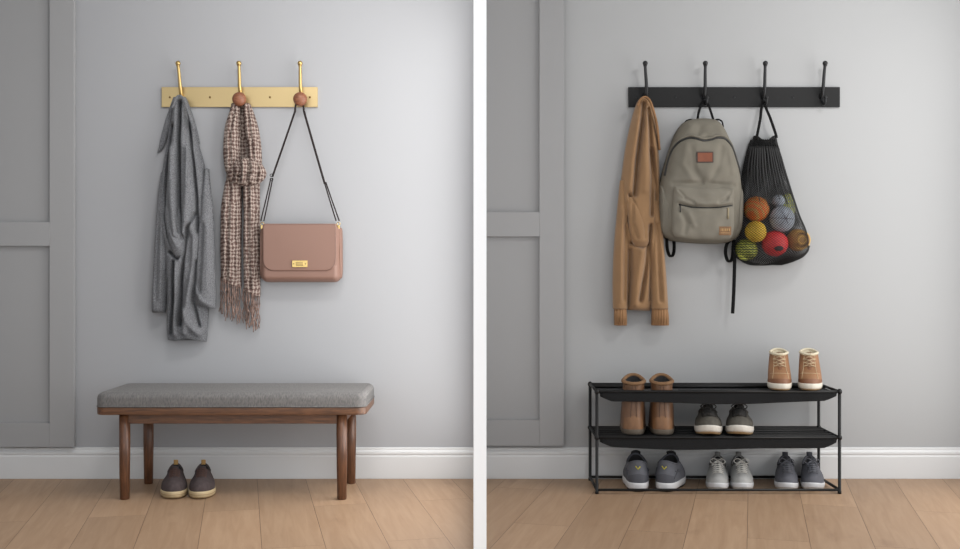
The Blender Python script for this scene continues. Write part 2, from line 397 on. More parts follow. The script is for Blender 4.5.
class Pillow:
    """a stuffed, roughly flat body from a closed outline"""
    def __init__(s, outline, d0, T, n=4, creases=(), N=140, R=26, ref=None, center=None, curve=True, back=.7, bulge=0, wr=0, edge=None):
        s.o = closed_curve(outline, N, curve); s.edge = edge
        s.d0, s.T, s.n, s.cr, s.R = d0, T, n, creases, R
        s.c = np.array(center) if center is not None else s.o.mean(0); s.ref = d0 + T / 2 if ref is None else ref
        s.back, s.bulge, s.wr = back, bulge, wr
        v = s.o - s.c; s.a = np.arctan2(v[:, 1], v[:, 0]); s.r = np.hypot(*v.T); k = np.argsort(s.a); s.a, s.r = s.a[k], s.r[k]
    def depth(s, px, py):
        px, py = np.asarray(px, float), np.asarray(py, float)
        a, r = np.arctan2(py - s.c[1], px - s.c[0]), np.hypot(px - s.c[0], py - s.c[1])
        R = np.interp(a, s.a, s.r, period=2 * PI); q = np.clip(r / R, 0, 1)
        if s.edge:      # rolled edge of a fixed radius, flat face with a gentle swell
            dist = np.min(np.hypot(px[..., None] - s.o[:, 0], py[..., None] - s.o[:, 1]), -1) * (q < .9999)
            e = np.clip(1 - dist / s.edge, 0, 1); hx, hy = np.ptp(s.o[:, 0]) / 2, np.ptp(s.o[:, 1]) / 2
            D = s.d0 + s.T * np.sqrt(1 - e * e) + s.bulge * np.cos(np.clip((px - s.c[0]) / hx, -1, 1) * PI / 2) * np.cos(np.clip((py - s.c[1]) / hy, -1, 1) * PI / 2)
        else:
            D = s.d0 + s.T * (1 - q ** s.n) ** (1 / s.n) + s.bulge * (1 - q * q)
        D = D + crease_disp(px, py, s.cr) * (1 - q ** 8)
        if s.wr: D = D + s.wr * np.array([noise.noise(Vector((x * .08, y * .08, 3.3))) for x, y in zip(px.ravel(), py.ravel())]).reshape(px.shape) * (1 - q ** 6)
        return D
    def pt(s, px, py, lift=0): return P(px, py, float(s.depth(px, py)) + lift, s.ref)
    def mb(s):
        N, R = len(s.o), s.R; q = 1 - (np.linspace(0, 1, R)) ** 2.2 * .985
        q[0] = 1
        m = MB(); vs = []
        # back rings
        for k, (sc_, dd) in enumerate(((.93, .0), (.985, .25 * 1), (1.0, .6))):
            for p in s.o:
                w = s.c + (p - s.c) * sc_
                vs.append(P(w[0], w[1], s.d0 - s.back * .01 * (1 - dd), s.ref))
        for qq in q[1:]:
            W = s.c + (s.o - s.c) * qq; D = s.depth(W[:, 0], W[:, 1])
            vs += [P(w[0], w[1], d, s.ref) for w, d in zip(W, D)]
        K = len(vs) // N
        fs = [(j * N + k, j * N + (k + 1) % N, (j + 1) * N + (k + 1) % N, (j + 1) * N + k) for j in range(K - 1) for k in range(N)]
        c = len(vs); vs.append(P(s.c[0], s.c[1], float(s.depth(s.c[0], s.c[1])), s.ref))
        fs += [((K - 1) * N + k, (K - 1) * N + (k + 1) % N, c) for k in range(N)] + [tuple(range(N - 1, -1, -1))]
        return m.add(vs, fs)

def spline(pts, n=30):
    pts = np.array([tuple(p) for p in pts], float)
    q = np.vstack([2 * pts[0] - pts[1], pts, 2 * pts[-1] - pts[-2]]); out = []
    for i in range(len(pts) - 1):
        p0, p1, p2, p3 = q[i:i + 4]
        for t in np.linspace(0, 1, n, endpoint=(i == len(pts) - 2)):
            out.append(.5 * (2 * p1 + (p2 - p0) * t + (2 * p0 - 5 * p1 + 4 * p2 - p3) * t * t + (3 * p1 - p0 - 3 * p2 + p3) * t ** 3))
    return [Vector(p) for p in out] if pts.shape[1] == 3 else out

# ------------------------------------------------------------------ setting
def struct(o): o['kind'] = 'structure'; return o
XL, XR, TOP = -2.47, 2.47, 2.9
PT = .022   # half thickness of the added divider
struct(MB().box((XL, 0, 0), (-PT, .1, TOP)).build('wall_back', 'wall', smooth=False))
struct(MB().box((PT, 0, 0), (XR, .1, TOP)).build('wall_back', 'wall_r', smooth=False))
struct(MB().box((XL - .1, -3.1, 0), (XL, .1, TOP)).build('wall_left', 'side', smooth=False))
struct(MB().box((XR, -3.1, 0), (XR + .1, .1, TOP)).build('wall_right', 'side', smooth=False))
struct(MB().box((-PT, -1.46, 0), (PT, .1, TOP)).build('wall_divider', 'white', smooth=False))  # added in place of the blank strip between views; keeps each side's light apart
M_['floor_l'] = floor_mat('oak_planks_left', -.2284, -1.072, .407 + 29)
M_['floor_r'] = floor_mat('oak_planks_right', .262, 1.29, .175 + 29)
struct(MB().box((XL, -4.6, -.05), (0, .1, 0)).build('floor', 'floor_l', smooth=False))
struct(MB().box((0, -4.6, -.05), (XR, .1, 0)).build('floor', 'floor_r', smooth=False))

struct(MB().box((XL, -3.1, TOP), (XR, .1, TOP + .1)).build('ceiling', 'side', smooth=False))
def baseboard(name, x0, x1):
    pr = [(0, 0), (.016, 0), (.017, .003), (.017, .106), (.0145, .112), (.0145, .116), (.0165, .119), (.0165, .127), (.013, .133), (.009, .138), (.009, .145), (.006, .149), (0, .149)]
    m = MB(); n = len(pr)
    vs = [(x, -d, z) for x in (x0, x1) for d, z in pr]
    fs = [(k, (k + 1) % n, n + (k + 1) % n, n + k) for k in range(n)] + [tuple(range(n - 1, -1, -1)), tuple(range(n, 2 * n))]
    struct(m.add(vs, fs).build(name, 'trim', smooth=False))
baseboard('baseboard_left', XL, -PT); baseboard('baseboard_right', PT, XR)

def panel_door(name, x0, xin, x1, ztop, r1, r2, pb, zb):
    """shaker panel: x0..x1 with stile xin..x1; rail r1..r2; lower rail zb..pb"""
    root = bpy.data.objects.new(name, None); COL.objects.link(root); root.location = (x1, 0, zb); root['kind'] = 'structure'
    MB().box((x0, -.014, zb), (x1 - .004, -.0005, ztop)).build('panel', 'door', root, smooth=False)
    m = MB()
    m.box((xin, -.034, zb), (x1, -.014, ztop))
    m.build('stile', 'door', root, smooth=True, bevel=.0015)
    m = MB().box((x0, -.034, r1), (xin + .0, -.014, r2)); m.build('rail', 'door', root, smooth=True, bevel=.0015)
    m = MB().box((x0, -.034, zb), (xin + .0, -.014, pb)); m.build('rail', 'door', root, smooth=True, bevel=.0015)
    return root
def wx(px, d=.034): return P(px, 0, d).x
def wz(py, d=.034): return P(0, py, d).z
panel_door('door_1', XL, wx(49.5), wx(74), TOP, wz(246), wz(222), wz(423), wz(447.3))
panel_door('door_2', PT, wx(539.5), wx(564), TOP, wz(236.5), wz(212), wz(420), wz(446))

# ------------------------------------------------------------------ hook rails
def rail(name, label, x0, x1, m, screws, sm):
    root = thing(name, P((x0 + x1) / 2, 97, .0), label, 'coat rack')
    a, b = P(x0, 107, .012), P(x1, 87, .012)
    MB().box((a.x, -.012, a.z), (b.x, -.0005, b.z)).build('backplate', m, root, bevel=.0012)
    for x in screws:
        c = P(x, 97.3, .012)
        s = MB().lathe(c, [(.0, -.001), (.0052, -.001), (.0052, .0006), (.004, .0016), (.0, .0017)], 16, 'Y')
        s.box((c.x - .003, c.y - .0022, c.z - .0005), (c.x + .003, c.y - .0012, c.z + .0005))
        s.build('screw', sm, root)
    return root

def hook(root, px, m, knob=None, lean=0, low=True):
    h = MB(); B = lambda x, y, d: P(x, y, d, .03)
    # mounting boss and upper arm
    h.lathe(B(px, 95, .012), [(.0, 0), (.0085, 0), (.0085, .003), (.006, .005), (0, .005)], 18, 'Y')
    arm = spline([B(px, 97, .014), B(px + .1, 93, .030), B(px, 86, .042), B(px + lean * .5, 75, .046), B(px + lean, 65.6, .052)], 8)
    h.tube(arm, [.0095 - .0026 * i / (len(arm) - 1) for i in range(len(arm))], 12)
    o = h.build('hook', m, root)
    t = B(px + lean, 64.2, .053)
    MB().ball(t, .0122, 18).build('finial', m, o)
    MB().lathe(t + Vector((0, 0, -.011)), [(0, -.003), (.0088, -.003), (.0088, .002), (0, .002)], 16).build('collar', m, o)
    if knob == 'wood':
        MB().tube([B(px, 98, .012), B(px, 99.5, .03)], .0065, 12).build('stem', m, o)
        MB().ball(B(px + .3, 100, .056), .0335, 28, (1, .8, 1)).build('wooden_knob', 'knobwood', o, label='brown wooden knob')
    elif low:
        l = MB().tube(spline([B(px, 98, .014), B(px + .2, 102.3, .026), B(px + .6, 104.9, .04), B(px + 1.2, 103, .052), B(px + 1.4, 99.5, .056)], 8), .0058, 12)
        l.build('lower_prong', m, o)
        MB().ball(B(px + 1.4, 98.4, .056), .0085, 16).build('prong_tip', m, o)
    return o
brass = rail('hook_rail', 'brushed brass hook rail with three hooks on the left grey wall', 161.5, 317.5, 'brass', (169.8, 210, 270, 310), 'screw')
hook(brass, 180.8, 'brass2', None, -1.4, low=False); hook(brass, 240.2, 'brass2', 'wood', -.2); hook(brass, 300.8, 'brass2', 'wood', .1)
black = rail('hook_rail', 'matt black hook rail with four hooks on the right grey wall', 628.5, 840, 'rail_blk', (636.5, 675.5, 734.5, 792.8), 'blk_hook')
for x, l in ((646, -1.6), (704.6, -.3), (764, 0), (822.5, 1)): hook(black, x, 'blk_hook', None, l, low=(x > 660))

# ------------------------------------------------------------------ grey coat
coat = thing('coat', P(179, 97, .0), 'grey wool knit coat hanging from the left brass hook', 'coat')
cr = [([(180, 102), (180, 140), (181, 190), (182, 232)], 2.2, -.030),
      ([(186.5, 108), (192, 150), (197, 190), (199, 232)], 1.9, -.026),
      ([(172, 125), (168, 165), (165, 205), (170, 235), (178, 254)], 2.0, -.022),
      ([(190, 150), (189.5, 190), (188, 225), (184, 262)], 3.0, .012),
      ([(173, 150), (174, 200), (178, 235)], 4.0, .014),
      ([(171, 252), (179, 259), (185, 250), (184.5, 236)], 1.8, -.030),
      ([(196, 214), (190, 228), (187, 246), (183, 280), (181, 325)], 2.0, -.026),
      ([(192, 222), (197, 238), (196, 268), (190, 300), (186, 332)], 3.0, .014),
      ([(175, 262), (174, 300), (170, 334)], 2.0, -.022),
      ([(179, 262), (178, 300), (176, 334)], 2.2, .014),
      ([(198, 262), (194, 300), (199, 326)], 2.2, -.018),
      ([(186, 310), (192, 326), (200, 334)], 3, .012)]
drape([(95.5, 176, 182, .018), (98, 173.5, 185, .040), (105, 172, 187.5, .055), (125, 168.5, 193, .065), (142, 165.5, 196.6, .07), (157, 163, 201, .072), (185, 159, 208, .078), (220, 158, 210, .082),
       (258, 163, 207, .080), (300, 165, 207, .07), (330, 165.5, 206, .062), (340, 166, 205, .05)], [(p_, w_ * (.85 if a_ < 0 else 1), a_ * 1.65) for p_, w_, a_ in cr], d0=.02, nu=110, nv=170, wr=.006, seed=2,
      hem=[(-1, 0), (-.5, 1), (0, -2), (.3, -1), (1, 2)]).build('body', 'coat', coat)
drape([(172, 160, 162, .008), (190, 157.6, 165, .02), (205, 156.5, 167, .035), (235, 154.5, 168, .045), (280, 152, 166.5, .045), (311, 150.8, 164.5, .035), (312.6, 151, 164.3, .02)],
      [([(160, 215), (158, 260), (157, 300)], 1.8, -.010), ([(163.5, 230), (162, 300)], 1.5, .008)], d0=.035, nu=30, nv=70, wr=.004, seed=5).build('sleeve', 'coat', coat)
drape([(168, 204, 206.5, .008), (188, 201.5, 209, .024), (210, 199.5, 211.5, .035), (240, 197, 213, .05), (280, 195, 214, .055), (303, 194, 214.6, .045), (307, 194.2, 214.2, .03)],
      [([(203, 225), (202, 262), (200, 292)], 2.2, -.014), ([(196, 288), (202, 300), (210, 304)], 2.4, .012), ([(209, 230), (209, 290)], 2, .006)], d0=.055, nu=44, nv=80, wr=.004, seed=9,
      hem=[(-1, -2), (1, 2)]).build('sleeve', 'coat', coat)
# the elbow of the folded sleeve bulging forward
drape([(196, 167, 174, .01), (212, 164, 180, .03), (232, 166, 184.5, .042), (246, 169.5, 186, .042), (255, 173, 185.5, .03), (259, 177, 183, .006)],
      [([(174, 205), (176, 225), (181, 240)], 1.6, -.010), ([(182, 212), (183, 240)], 1.4, -.006), ([(171, 232), (178, 246)], 2, .008)], d0=.068, nu=40, nv=60, wr=.004, seed=11).build('folded_sleeve', 'coat', coat)
for rows_ in ([(97, 173, 178, .010), (106, 169.8, 176, .014), (122, 164.6, 172, .014), (138, 160.4, 167, .012), (148, 158.2, 163, .009), (153, 157.0, 157.7, .004)],
              [(97, 181, 185.5, .010), (106, 183, 189.5, .014), (118, 187, 193.6, .014), (130, 189, 197, .012), (139, 193, 199, .009), (144, 199, 199.7, .004)]):
    drape(rows_, [], d0=.014, nu=16, nv=40).build('lapel', 'coat', coat)
# raised collar rim over the hook
MB().tube(spline([P(172.5, 108, .075), P(175, 100, .085), P(179, 96, .08), (P(183.5, 99, .085)), P(187, 108, .078), P(194, 130, .08)], 10), .0065, 10).build('collar', 'coat', coat)

# ------------------------------------------------------------------ scarf
scarf = thing('scarf', P(240, 100, .0), 'knotted brown and cream checked scarf with fringe on the middle brass hook', 'scarf')
drape([(103, 231, 249, .012), (130, 226, 256, .02), (165, 226, 258, .02), (180, 226, 258, .01)], [([(241.5, 104), (243, 130), (246, 160)], 4, -.02)], d0=.014, nu=40, nv=60).build('inner_loop', 'scarf', scarf)
drape([(103, 231.5, 238, .02), (110, 229, 239.5, .04), (130, 223.6, 240, .058), (150, 222.5, 240.5, .062), (168, 224, 240, .06), (180, 229, 238, .03)],
      [([(235, 108), (231, 135), (232, 165)], 1.6, -.012), ([(227, 130), (227, 165)], 1.5, -.008)], d0=.03, nu=44, nv=80, wr=.005, seed=21).build('loop_strand', 'scarf', scarf)
drape([(103, 243, 249, .02), (110, 243, 252, .04), (130, 244.5, 258, .058), (150, 248, 260.5, .06), (165, 248, 261, .055), (172, 250, 258, .03)],
      [([(248, 108), (252, 135), (255, 162)], 1.6, -.012)], d0=.03, nu=44, nv=80, wr=.005, seed=23).build('loop_strand', 'scarf', scarf)
for x0, x1, x2, x3, ye, sd in ((224, 241, 220, 240.6, 285, 31), (242, 259, 243, 259.6, 294, 37)):
    hm = [(-1, -5), (1, 3)] if x0 < 230 else [(-1, -3), (1, 3)]
    drape([(174, x0 + 4, x1 - 3, .03), (184, x0, x1, .045), (215, x2, x1, .05), (250, x2 - .4, x3, .048), (ye, x2, x3, .03)],
          [([(x0 + 7, 182), (x2 + 7, ye - 6)], 1.8, -.014), ([(x0 + 13, 186), (x2 + 14, ye - 10)], 1.6, -.008)], d0=.022, nu=44, nv=90, wr=.005, seed=sd, hem=hm).build('tail', 'scarf', scarf)
    fr = MB(); n = 19
    for k in range(n):
        q = k / (n - 1); x = x2 + .8 + q * (x3 - x2 - 1.6); y0 = ye - 3 + np.interp(2 * q - 1, [-1, 1], [hm[0][1], hm[1][1]]); ln = random.uniform(31, 42)
        dd = .03 + .018 * math.sin(PI * q) + random.uniform(-.008, .008); a, b_ = random.uniform(-1.8, 1.8), random.uniform(-2.2, 2.2)
        fr.tube(spline([P(x, y0, dd), P(x + a * .8, y0 + ln * .3, dd + .003), P(x - a * .3, y0 + ln * .5, dd), P(x + a, y0 + ln * .75, dd), P(x + b_, y0 + ln, dd)], 6), [.0024 + .0006 * math.sin(k_ * 1.3) for k_ in range(23)] + [.0022], 6)
    fr.build('fringe', 'fringe', scarf, label='brown twisted tassels')
kn = Pillow([(231.5, 163), (238, 159), (246, 156.5), (255, 159), (261.5, 165), (264.8, 173), (261.5, 180), (253, 184.5), (243, 185.5), (233, 183.5), (227, 178), (227.5, 169)], .055, .072, 2.0,
            [([(238, 159), (242, 169), (238, 183)], 1.5, -.022), ([(248, 157), (250, 168), (247, 185)], 1.5, -.020), ([(256, 160), (259, 170), (255, 183)], 1.4, -.018), ([(231, 165), (235, 173), (232, 181)], 1.5, -.020),
             ([(243, 158), (246, 170), (243, 184)], 1.8, .012), ([(253, 159), (255, 170), (251, 184)], 1.8, .012), ([(228, 172), (240, 177), (252, 174), (263, 176)], 1.3, -.012)], N=140, R=36, wr=.006)
kn.mb().build('knot', 'scarf', scarf)

# ------------------------------------------------------------------ handbag
def swivel(root, ang):  # a hanging thing turned a little about its hook
    root.rotation_euler.z = math.radians(ang)
bag_shift = Vector((-.005, 0, 0))
bag = thing('handbag', P(300.5, 106, .05, .05), 'dusty pink leather crossbody handbag hanging from the right brass hook', 'handbag')
REF = .06
body = Pillow(rrect(261.6, 225.5, 341.8, 282.3, 4, 9, rb=7), .03, .058, 12, N=260, R=30, ref=REF, edge=6, bulge=.004, curve=False)
body.mb().build('body', 'bagleather', bag)
flap = Pillow(rrect(264.8, 224.3, 338.6, 271.2, 2.0, 9, rb=11), .086, .0085, 9, N=260, R=24, ref=REF, edge=1.6, bulge=.003, curve=False)
fl = flap.mb().build('flap', 'bagleather', bag)
MB().tube([flap.pt(*p) * 1 + Vector((0, -.0005, 0)) for p in [tuple((np.array(q) - flap.c) * .968 + flap.c) for q in flap.o] + [tuple((flap.o[0] - flap.c) * .968 + flap.c)]], .0008, 5).build('stitching', 'bagedge', fl)
a, b_ = P(266, 226.5, 0, REF), P(337.5, 223.9, 0, REF)
MB().box((a.x, -.094, a.z), (b_.x, -.032, b_.z)).build('flap_top', 'bagleather', fl, bevel=.004)
for s, x in ((-1, 262.2), (1, 341.2)):   # gussets
    Pillow([(x - 1.6, 231), (x, 228), (x + 1.6, 231), (x + 2, 255), (x + 1.8, 274), (x, 279), (x - 1.8, 274), (x - 2, 255)], .036, .03, 2, N=60, R=10, ref=REF).mb().build('gusset', 'bagleather', bag)
cl = MB(); c0 = flap.pt(302.3, 263.6, .0015)
def clbox(x0, y0, x1, y1, t, m=None):
    p, q = P(x0, y1, 0, REF), P(x1, y0, 0, REF); (m or cl).box((p.x, c0.y - t, p.z), (q.x, c0.y + .002, q.z))
clbox(294.6, 260.4, 309.8, 267.2, .003)
clasp = cl.build('clasp', 'gold', bag, bevel=.0012, label='gold turn-lock clasp')
cm = MB(); clbox(298.5, 262, 306.0, 265.6, .007, cm); cm.build('turn_lock', 'brass2', clasp, bevel=.002)
for x in (296.4, 308): MB().ball(P(x, 263.8, -c0.y + .003, REF), .0026, 10).build('rivet', 'screw', clasp)
for s, x, xo in ((-1, 263.4, 263), (1, 339.6, 340)):
    rg = MB(); c = P(x, 224, .062, REF)
    rg.tube([c + Vector((.0075 * math.cos(w), 0, .0085 * math.sin(w))) for w in np.linspace(0, 2 * PI, 25)], .0016, 8, cap=False)
    rg.build('ring', 'gold', bag)
    MB().box(tuple(P(x - 1.3, 229, .068, REF)), tuple(P(x + 1.3, 225.2, .056, REF))).build('ring_tab', 'gold', bag, bevel=.001)
SV = (1, 0, 0)
def strapline(a, bb, w=.0038, name='strap', t=.0013, n=16, sag=.4):
    pts = [a.lerp(bb, k / n) + Vector((0, 0, -sag * .004 * math.sin(PI * k / n))) for k in range(n + 1)]
    return MB().tube(pts, 0, 8, flat=(SV, w, t))
K = lambda x, y, d: P(x, y, d, REF)
arc = spline([K(296.2, 112, .062), K(296.5, 106.5, .06), K(297.8, 101, .045), K(300, 98.4, .036), K(302.6, 101, .045), K(304.4, 106.5, .06), K(305, 112, .062)], 6)
# left side: single strap above the buckle, doubled below
mb = MB().tube(arc, 0, 8, flat=(SV, .0046, .0016))
mb2 = strapline(K(296.3, 111, .062), K(273.5, 177, .063), .0048); mb.add(mb2.v, mb2.f)
for da, db in (((272.2, 178), (261.9, 221)), ((274, 178), (265.0, 221))):
    q = strapline(K(*da, .064), K(*db, .062), .0030); mb.add(q.v, q.f)
q = strapline(K(305, 111, .062), K(326, 184, .064), .0052); mb.add(q.v, q.f)
for da, db in (((325.4, 182), (337.3, 221)), ((326.8, 182), (340.4, 221))):
    q = strapline(K(*da, .062), K(*db, .062), .0032); mb.add(q.v, q.f)
stp = mb.build('shoulder_strap', 'strap', bag)
bk = MB(); c = K(273, 177.5, .066)
for r_ in (0, 1): bk.tube([c + Vector((.0075 * math.cos(w), -.002 - r_ * .001, r_ * .02 - .01 + .006 * math.sin(w))) for w in np.linspace(0, 2 * PI, 17)], .0018, 7, cap=False)
bk.build('buckle', 'blk', stp)

bag.location += bag_shift
# ------------------------------------------------------------------ tan cardigan
card = thing('cardigan', P(645, 97, .0), 'tan knitted cardigan hanging from the leftmost black hook', 'cardigan')
cr = [([(644, 103), (641, 130), (637, 160), (634, 195)], 2.2, -.028), ([(648.5, 108), (650, 140), (652, 180), (651, 215)], 2.0, -.024),
      ([(646, 115), (645, 150), (644, 190)], 4, .010), ([(652, 150), (656, 190), (657, 240), (656, 290)], 2.0, -.020), ([(637, 120), (631, 160), (627, 200)], 3, .010),
      ([(629, 195), (632, 206), (629, 220), (633, 238), (642, 245)], 1.8, -.026), ([(631, 243), (640, 246.5), (648, 243), (650, 226)], 1.7, -.024),
      ([(647, 246), (646, 262), (643, 282), (640, 300)], 2.0, -.022), ([(640, 252), (636, 280), (634, 304)], 3.2, .012), ([(630, 250), (630, 280), (628, 306)], 1.6, -.018),
      ([(649, 245), (650, 270), (650, 300)], 1.6, -.014)]
drape([(97, 642, 648, .018), (99.5, 639, 650, .04), (106, 636, 652, .052), (126, 630.5, 657, .06), (158, 624.5, 660, .068), (190, 621, 661, .074), (215, 620, 662, .078), (245, 624, 662, .074), (280, 626, 659, .066), (308, 627.5, 652, .05), (311, 628, 651, .03)],
      [(p_, w_ * 1.05, a_ * 1.4) for p_, w_, a_ in cr], d0=.02, nu=100, nv=160, wr=.006, seed=41, hem=[(-1, -1), (1, 0)]).build('body', 'card', card)
drape([(180, 620.5, 626, .015), (205, 618, 629, .035), (252, 614, 629, .05), (285, 613, 628.5, .05), (309, 613.4, 628, .042)],
      [([(622, 210), (620, 250), (619.5, 300)], 2, .008), ([(625.5, 225), (624, 300)], 1.6, -.012)], d0=.035, nu=34, nv=70, wr=.004, seed=45).build('sleeve', 'card', card)
drape([(309, 614.6, 627, .04), (317, 614.4, 627.4, .044), (325.5, 614.6, 627.5, .03)], [([(x, 310), (x, 325)], .7, -.005) for x in (616.5, 619, 621.5, 624)], d0=.035, nu=40, nv=20).build('cuff', 'card_rib', card)
drape([(200, 653, 661, .012), (220, 652, 662.6, .032), (252, 650.5, 665, .048), (285, 650.5, 667.5, .05), (309, 651.5, 669, .042)],
      [([(657, 225), (658, 260), (660, 300)], 2, -.014), ([(662, 250), (664, 300)], 2, .007)], d0=.045, nu=36, nv=70, wr=.004, seed=49).build('sleeve', 'card', card)
drape([(309, 652.5, 668.4, .04), (317, 652, 669.4, .044), (325.5, 651.8, 669.6, .03)], [([(x, 310), (x, 325)], .7, -.005) for x in (655, 657.5, 660, 662.5, 665.5)], d0=.045, nu=46, nv=20).build('cuff', 'card_rib', card)
drape([(197, 627, 633, .01), (212, 628, 642, .03), (228, 629.5, 648.5, .04), (240, 632, 649.5, .036), (247, 636, 647, .006)],
      [([(633, 205), (632, 222), (637, 238)], 1.6, -.010), ([(644, 212), (645, 238)], 1.6, -.008)], d0=.07, nu=36, nv=50, wr=.004, seed=51).build('folded_sleeve', 'card', card)
MB().tube(spline([P(637.5, 106, .074), P(640, 100, .08), P(645, 97, .08), P(649.5, 100.5, .08), P(653.5, 111, .076), P(657.2, 127, .068), P(659.4, 150, .05)], 10), 0, 12, flat=((0, -1, 0), .011, .005)).build('neckband', 'card_rib', card)

# ------------------------------------------------------------------ backpack
REF = .09
bp = thing('backpack', P(705, 103, .045, .045), 'grey green canvas backpack hanging from the second black hook', 'backpack')
ol = [(698, 117.5), (705, 117), (713, 117.5), (721, 120.5), (728.5, 132), (735.5, 150), (741, 170), (743.4, 190), (743.2, 215), (740.5, 232), (734, 241), (722, 243.5), (705, 243.5), (684, 242), (669.5, 239.5), (662.8, 230), (661, 208), (661, 188), (664.2, 172), (671, 149), (677.5, 132), (686.5, 120.5)]
zp = [(665, 175.5), (668.5, 161), (673, 149), (679, 142), (687.5, 138.8), (694, 139.6), (701.5, 141.8), (709, 140.8), (716, 138.6), (724.5, 139.8), (732.5, 148), (737, 161), (741.5, 173)]
wr = [([(694, 122), (686, 132), (678, 140)], 3, .006), ([(714, 122), (722, 134)], 3, .006), ([(700, 128), (697, 134)], 2.5, -.006), ([(699, 136), (705, 134), (710, 136)], 2, .008),
      ([(684, 145), (681, 165), (690, 180)], 3, .006), ([(690, 150), (692, 170), (700, 182)], 3, -.006), ([(720, 148), (716, 168), (708, 182)], 3, -.006), ([(728, 150), (731, 172)], 2.5, .006),
      (zp, 1.6, -.008), ([(672, 184), (700, 184), (732, 186)], 2.2, -.010)]
body = Pillow(ol, .02, .125, 3.2, wr, N=200, R=50, ref=REF, wr=.011, center=(702.5, 186))
body.mb().build('body', 'canvas', bp)
zt = MB().tube([body.pt(*p, .001) for p in spline(zp, 8)], .0055, 8); zt.build('zip', 'zip', bp)
# raised brim over the zip
MB().tube([body.pt(p[0], p[1] - 2.2, .0005) for p in spline(zp, 8)], .0056, 8).build('zip_flap', 'canvas', bp)
# front pocket
fp = Pillow([(672, 188), (676, 186.6), (702, 187.5), (728, 189.5), (731.8, 191), (732, 205), (732, 225), (730, 236), (724, 240), (702, 240.5), (680, 239), (671.5, 235), (670, 222), (671, 204)], .112, .05, 4.5,
            [([(677, 205), (688, 207.6), (702, 208.4), (716, 208), (729, 206)], 1.4, -.014), ([(676, 192), (682, 200), (690, 203)], 2, -.010), ([(728, 194), (722, 201), (716, 203)], 2, -.010), ([(673, 190), (680, 198)], 1.4, .010), ([(731, 192), (726, 198)], 1.4, .008),
             ([(679, 212), (684, 224), (682, 234)], 2.4, -.008), ([(686, 214), (691, 226)], 2.5, .006), ([(676, 201), (702, 204.5), (730, 202.5)], 2.4, .007)], N=180, R=44, ref=REF, wr=.009)
fpo = fp.mb().build('front_pocket', 'canvas2', bp)
MB().tube([fp.pt(*p, .0015) for p in spline([(676.5, 205), (688, 207.6), (702, 208.4), (716, 208), (729.5, 206)], 8)], .0032, 8).build('pocket_zip', 'zip', fpo)
zx = [fp.pt(724.6, y, .004) for y in (208.5, 212, 216, 219.5)]
MB().tube(zx, 0, 8, flat=(SV, .0042, .0014)).build('zip_pull', 'zpull', fpo)
MB().tube([fp.pt(677.5, y, .004) for y in (205.5, 209, 213)], 0, 8, flat=(SV, .003, .0014)).build('zip_pull', 'zip', fpo)
# side pockets
for pts, lab in (([(661, 187), (664, 185.2), (671, 186), (672.5, 200), (672, 225), (671, 237), (666, 236), (661.8, 229), (660.2, 210)], 0), ([(733, 191.5), (739, 188.5), (743.6, 189), (744.2, 208), (743, 228), (739.6, 236), (734.4, 239), (732.6, 225), (732.4, 205)], 1)):
    Pillow(pts, .055, .06, 2.4, [([(pts[0][0] + 4, 192), (pts[0][0] + 4, 230)], 1.5, -.006)], N=80, R=16, ref=REF).mb().build('side_pocket', 'canvas2', bp)
# patches
def plate(pil, x0, y0, x1, y1, t, name, m, parent, r=.0, lift=.0, label=None):
    n = 8; m_ = MB(); g = [[pil.pt(x0 + (x1 - x0) * i / n, y0 + (y1 - y0) * j / n, 0) for i in range(n + 1)] for j in range(n + 1)]
    mxd = min(v.y for row in g for v in row)
    vs = [Vector((v.x, .4 * v.y + .6 * mxd - lift - t, v.z)) for row in g for v in row] + [Vector((v.x, max(v.y, mxd) + .004, v.z)) for row in g for v in row]
    N = (n + 1) ** 2; fs = [(j * (n + 1) + i, j * (n + 1) + i + 1, (j + 1) * (n + 1) + i + 1, (j + 1) * (n + 1) + i) for j in range(n) for i in range(n)]
    fs += [tuple(N + k for k in reversed(f)) for f in fs]
    bd = [i for i in range(n + 1)] + [j * (n + 1) + n for j in range(1, n + 1)] + [n * (n + 1) + i for i in range(n - 1, -1, -1)] + [j * (n + 1) for j in range(n - 1, 0, -1)]
    fs += [(bd[k], bd[k - 1], N + bd[k - 1], N + bd[k]) for k in range(len(bd))]
    return m_.add(vs, fs).build(name, m, parent, label=label, smooth=False)
lp = plate(body, 694.2, 153, 710.6, 163.8, .0012, 'logo_patch', 'patchdark', bp, label='orange leather patch with dark edge')
plate(body, 695.2, 154, 709.6, 162.8, .0022, 'patch_face', 'patch', lp)
wp = plate(fp, 715.6, 227, 727.6, 235.6, .0012, 'woven_label', 'patch2', bp, label='brown woven label with tan stitching')
tx = MB(); dep = -min(fp.pt(721, 231).y, fp.pt(718, 229).y) + .0038
for k, (x, w) in enumerate(((717.2, .5), (718.6, .9), (720.2, .5), (721.6, 1.0), (723.4, .6), (725.0, .9))):
    p, q = P(x, 231.6, 0, REF), P(x + w, 229, 0, REF); tx.box((p.x, -dep, p.z), (q.x, -dep + .003, q.z))
p, q = P(717.2, 233.6, 0, REF), P(725.8, 233.1, 0, REF); tx.box((p.x, -dep, p.z), (q.x, -dep + .003, q.z))
tx.build('stitched_marks', 'patchthread', wp, smooth=False)
# top handle over the hook
Q = lambda x, y, d: P(x, y, d, .05)
MB().tube(spline([Q(697.2, 119.5, .055), Q(699, 112, .045), Q(702.2, 103.5, .036), Q(705, 100.6, .034), Q(708.5, 103.5, .036), Q(711.2, 112, .045), Q(713, 119.5, .055)], 8), 0, 10, flat=(SV, .0058, .0022)).build('top_handle', 'webbing', bp)
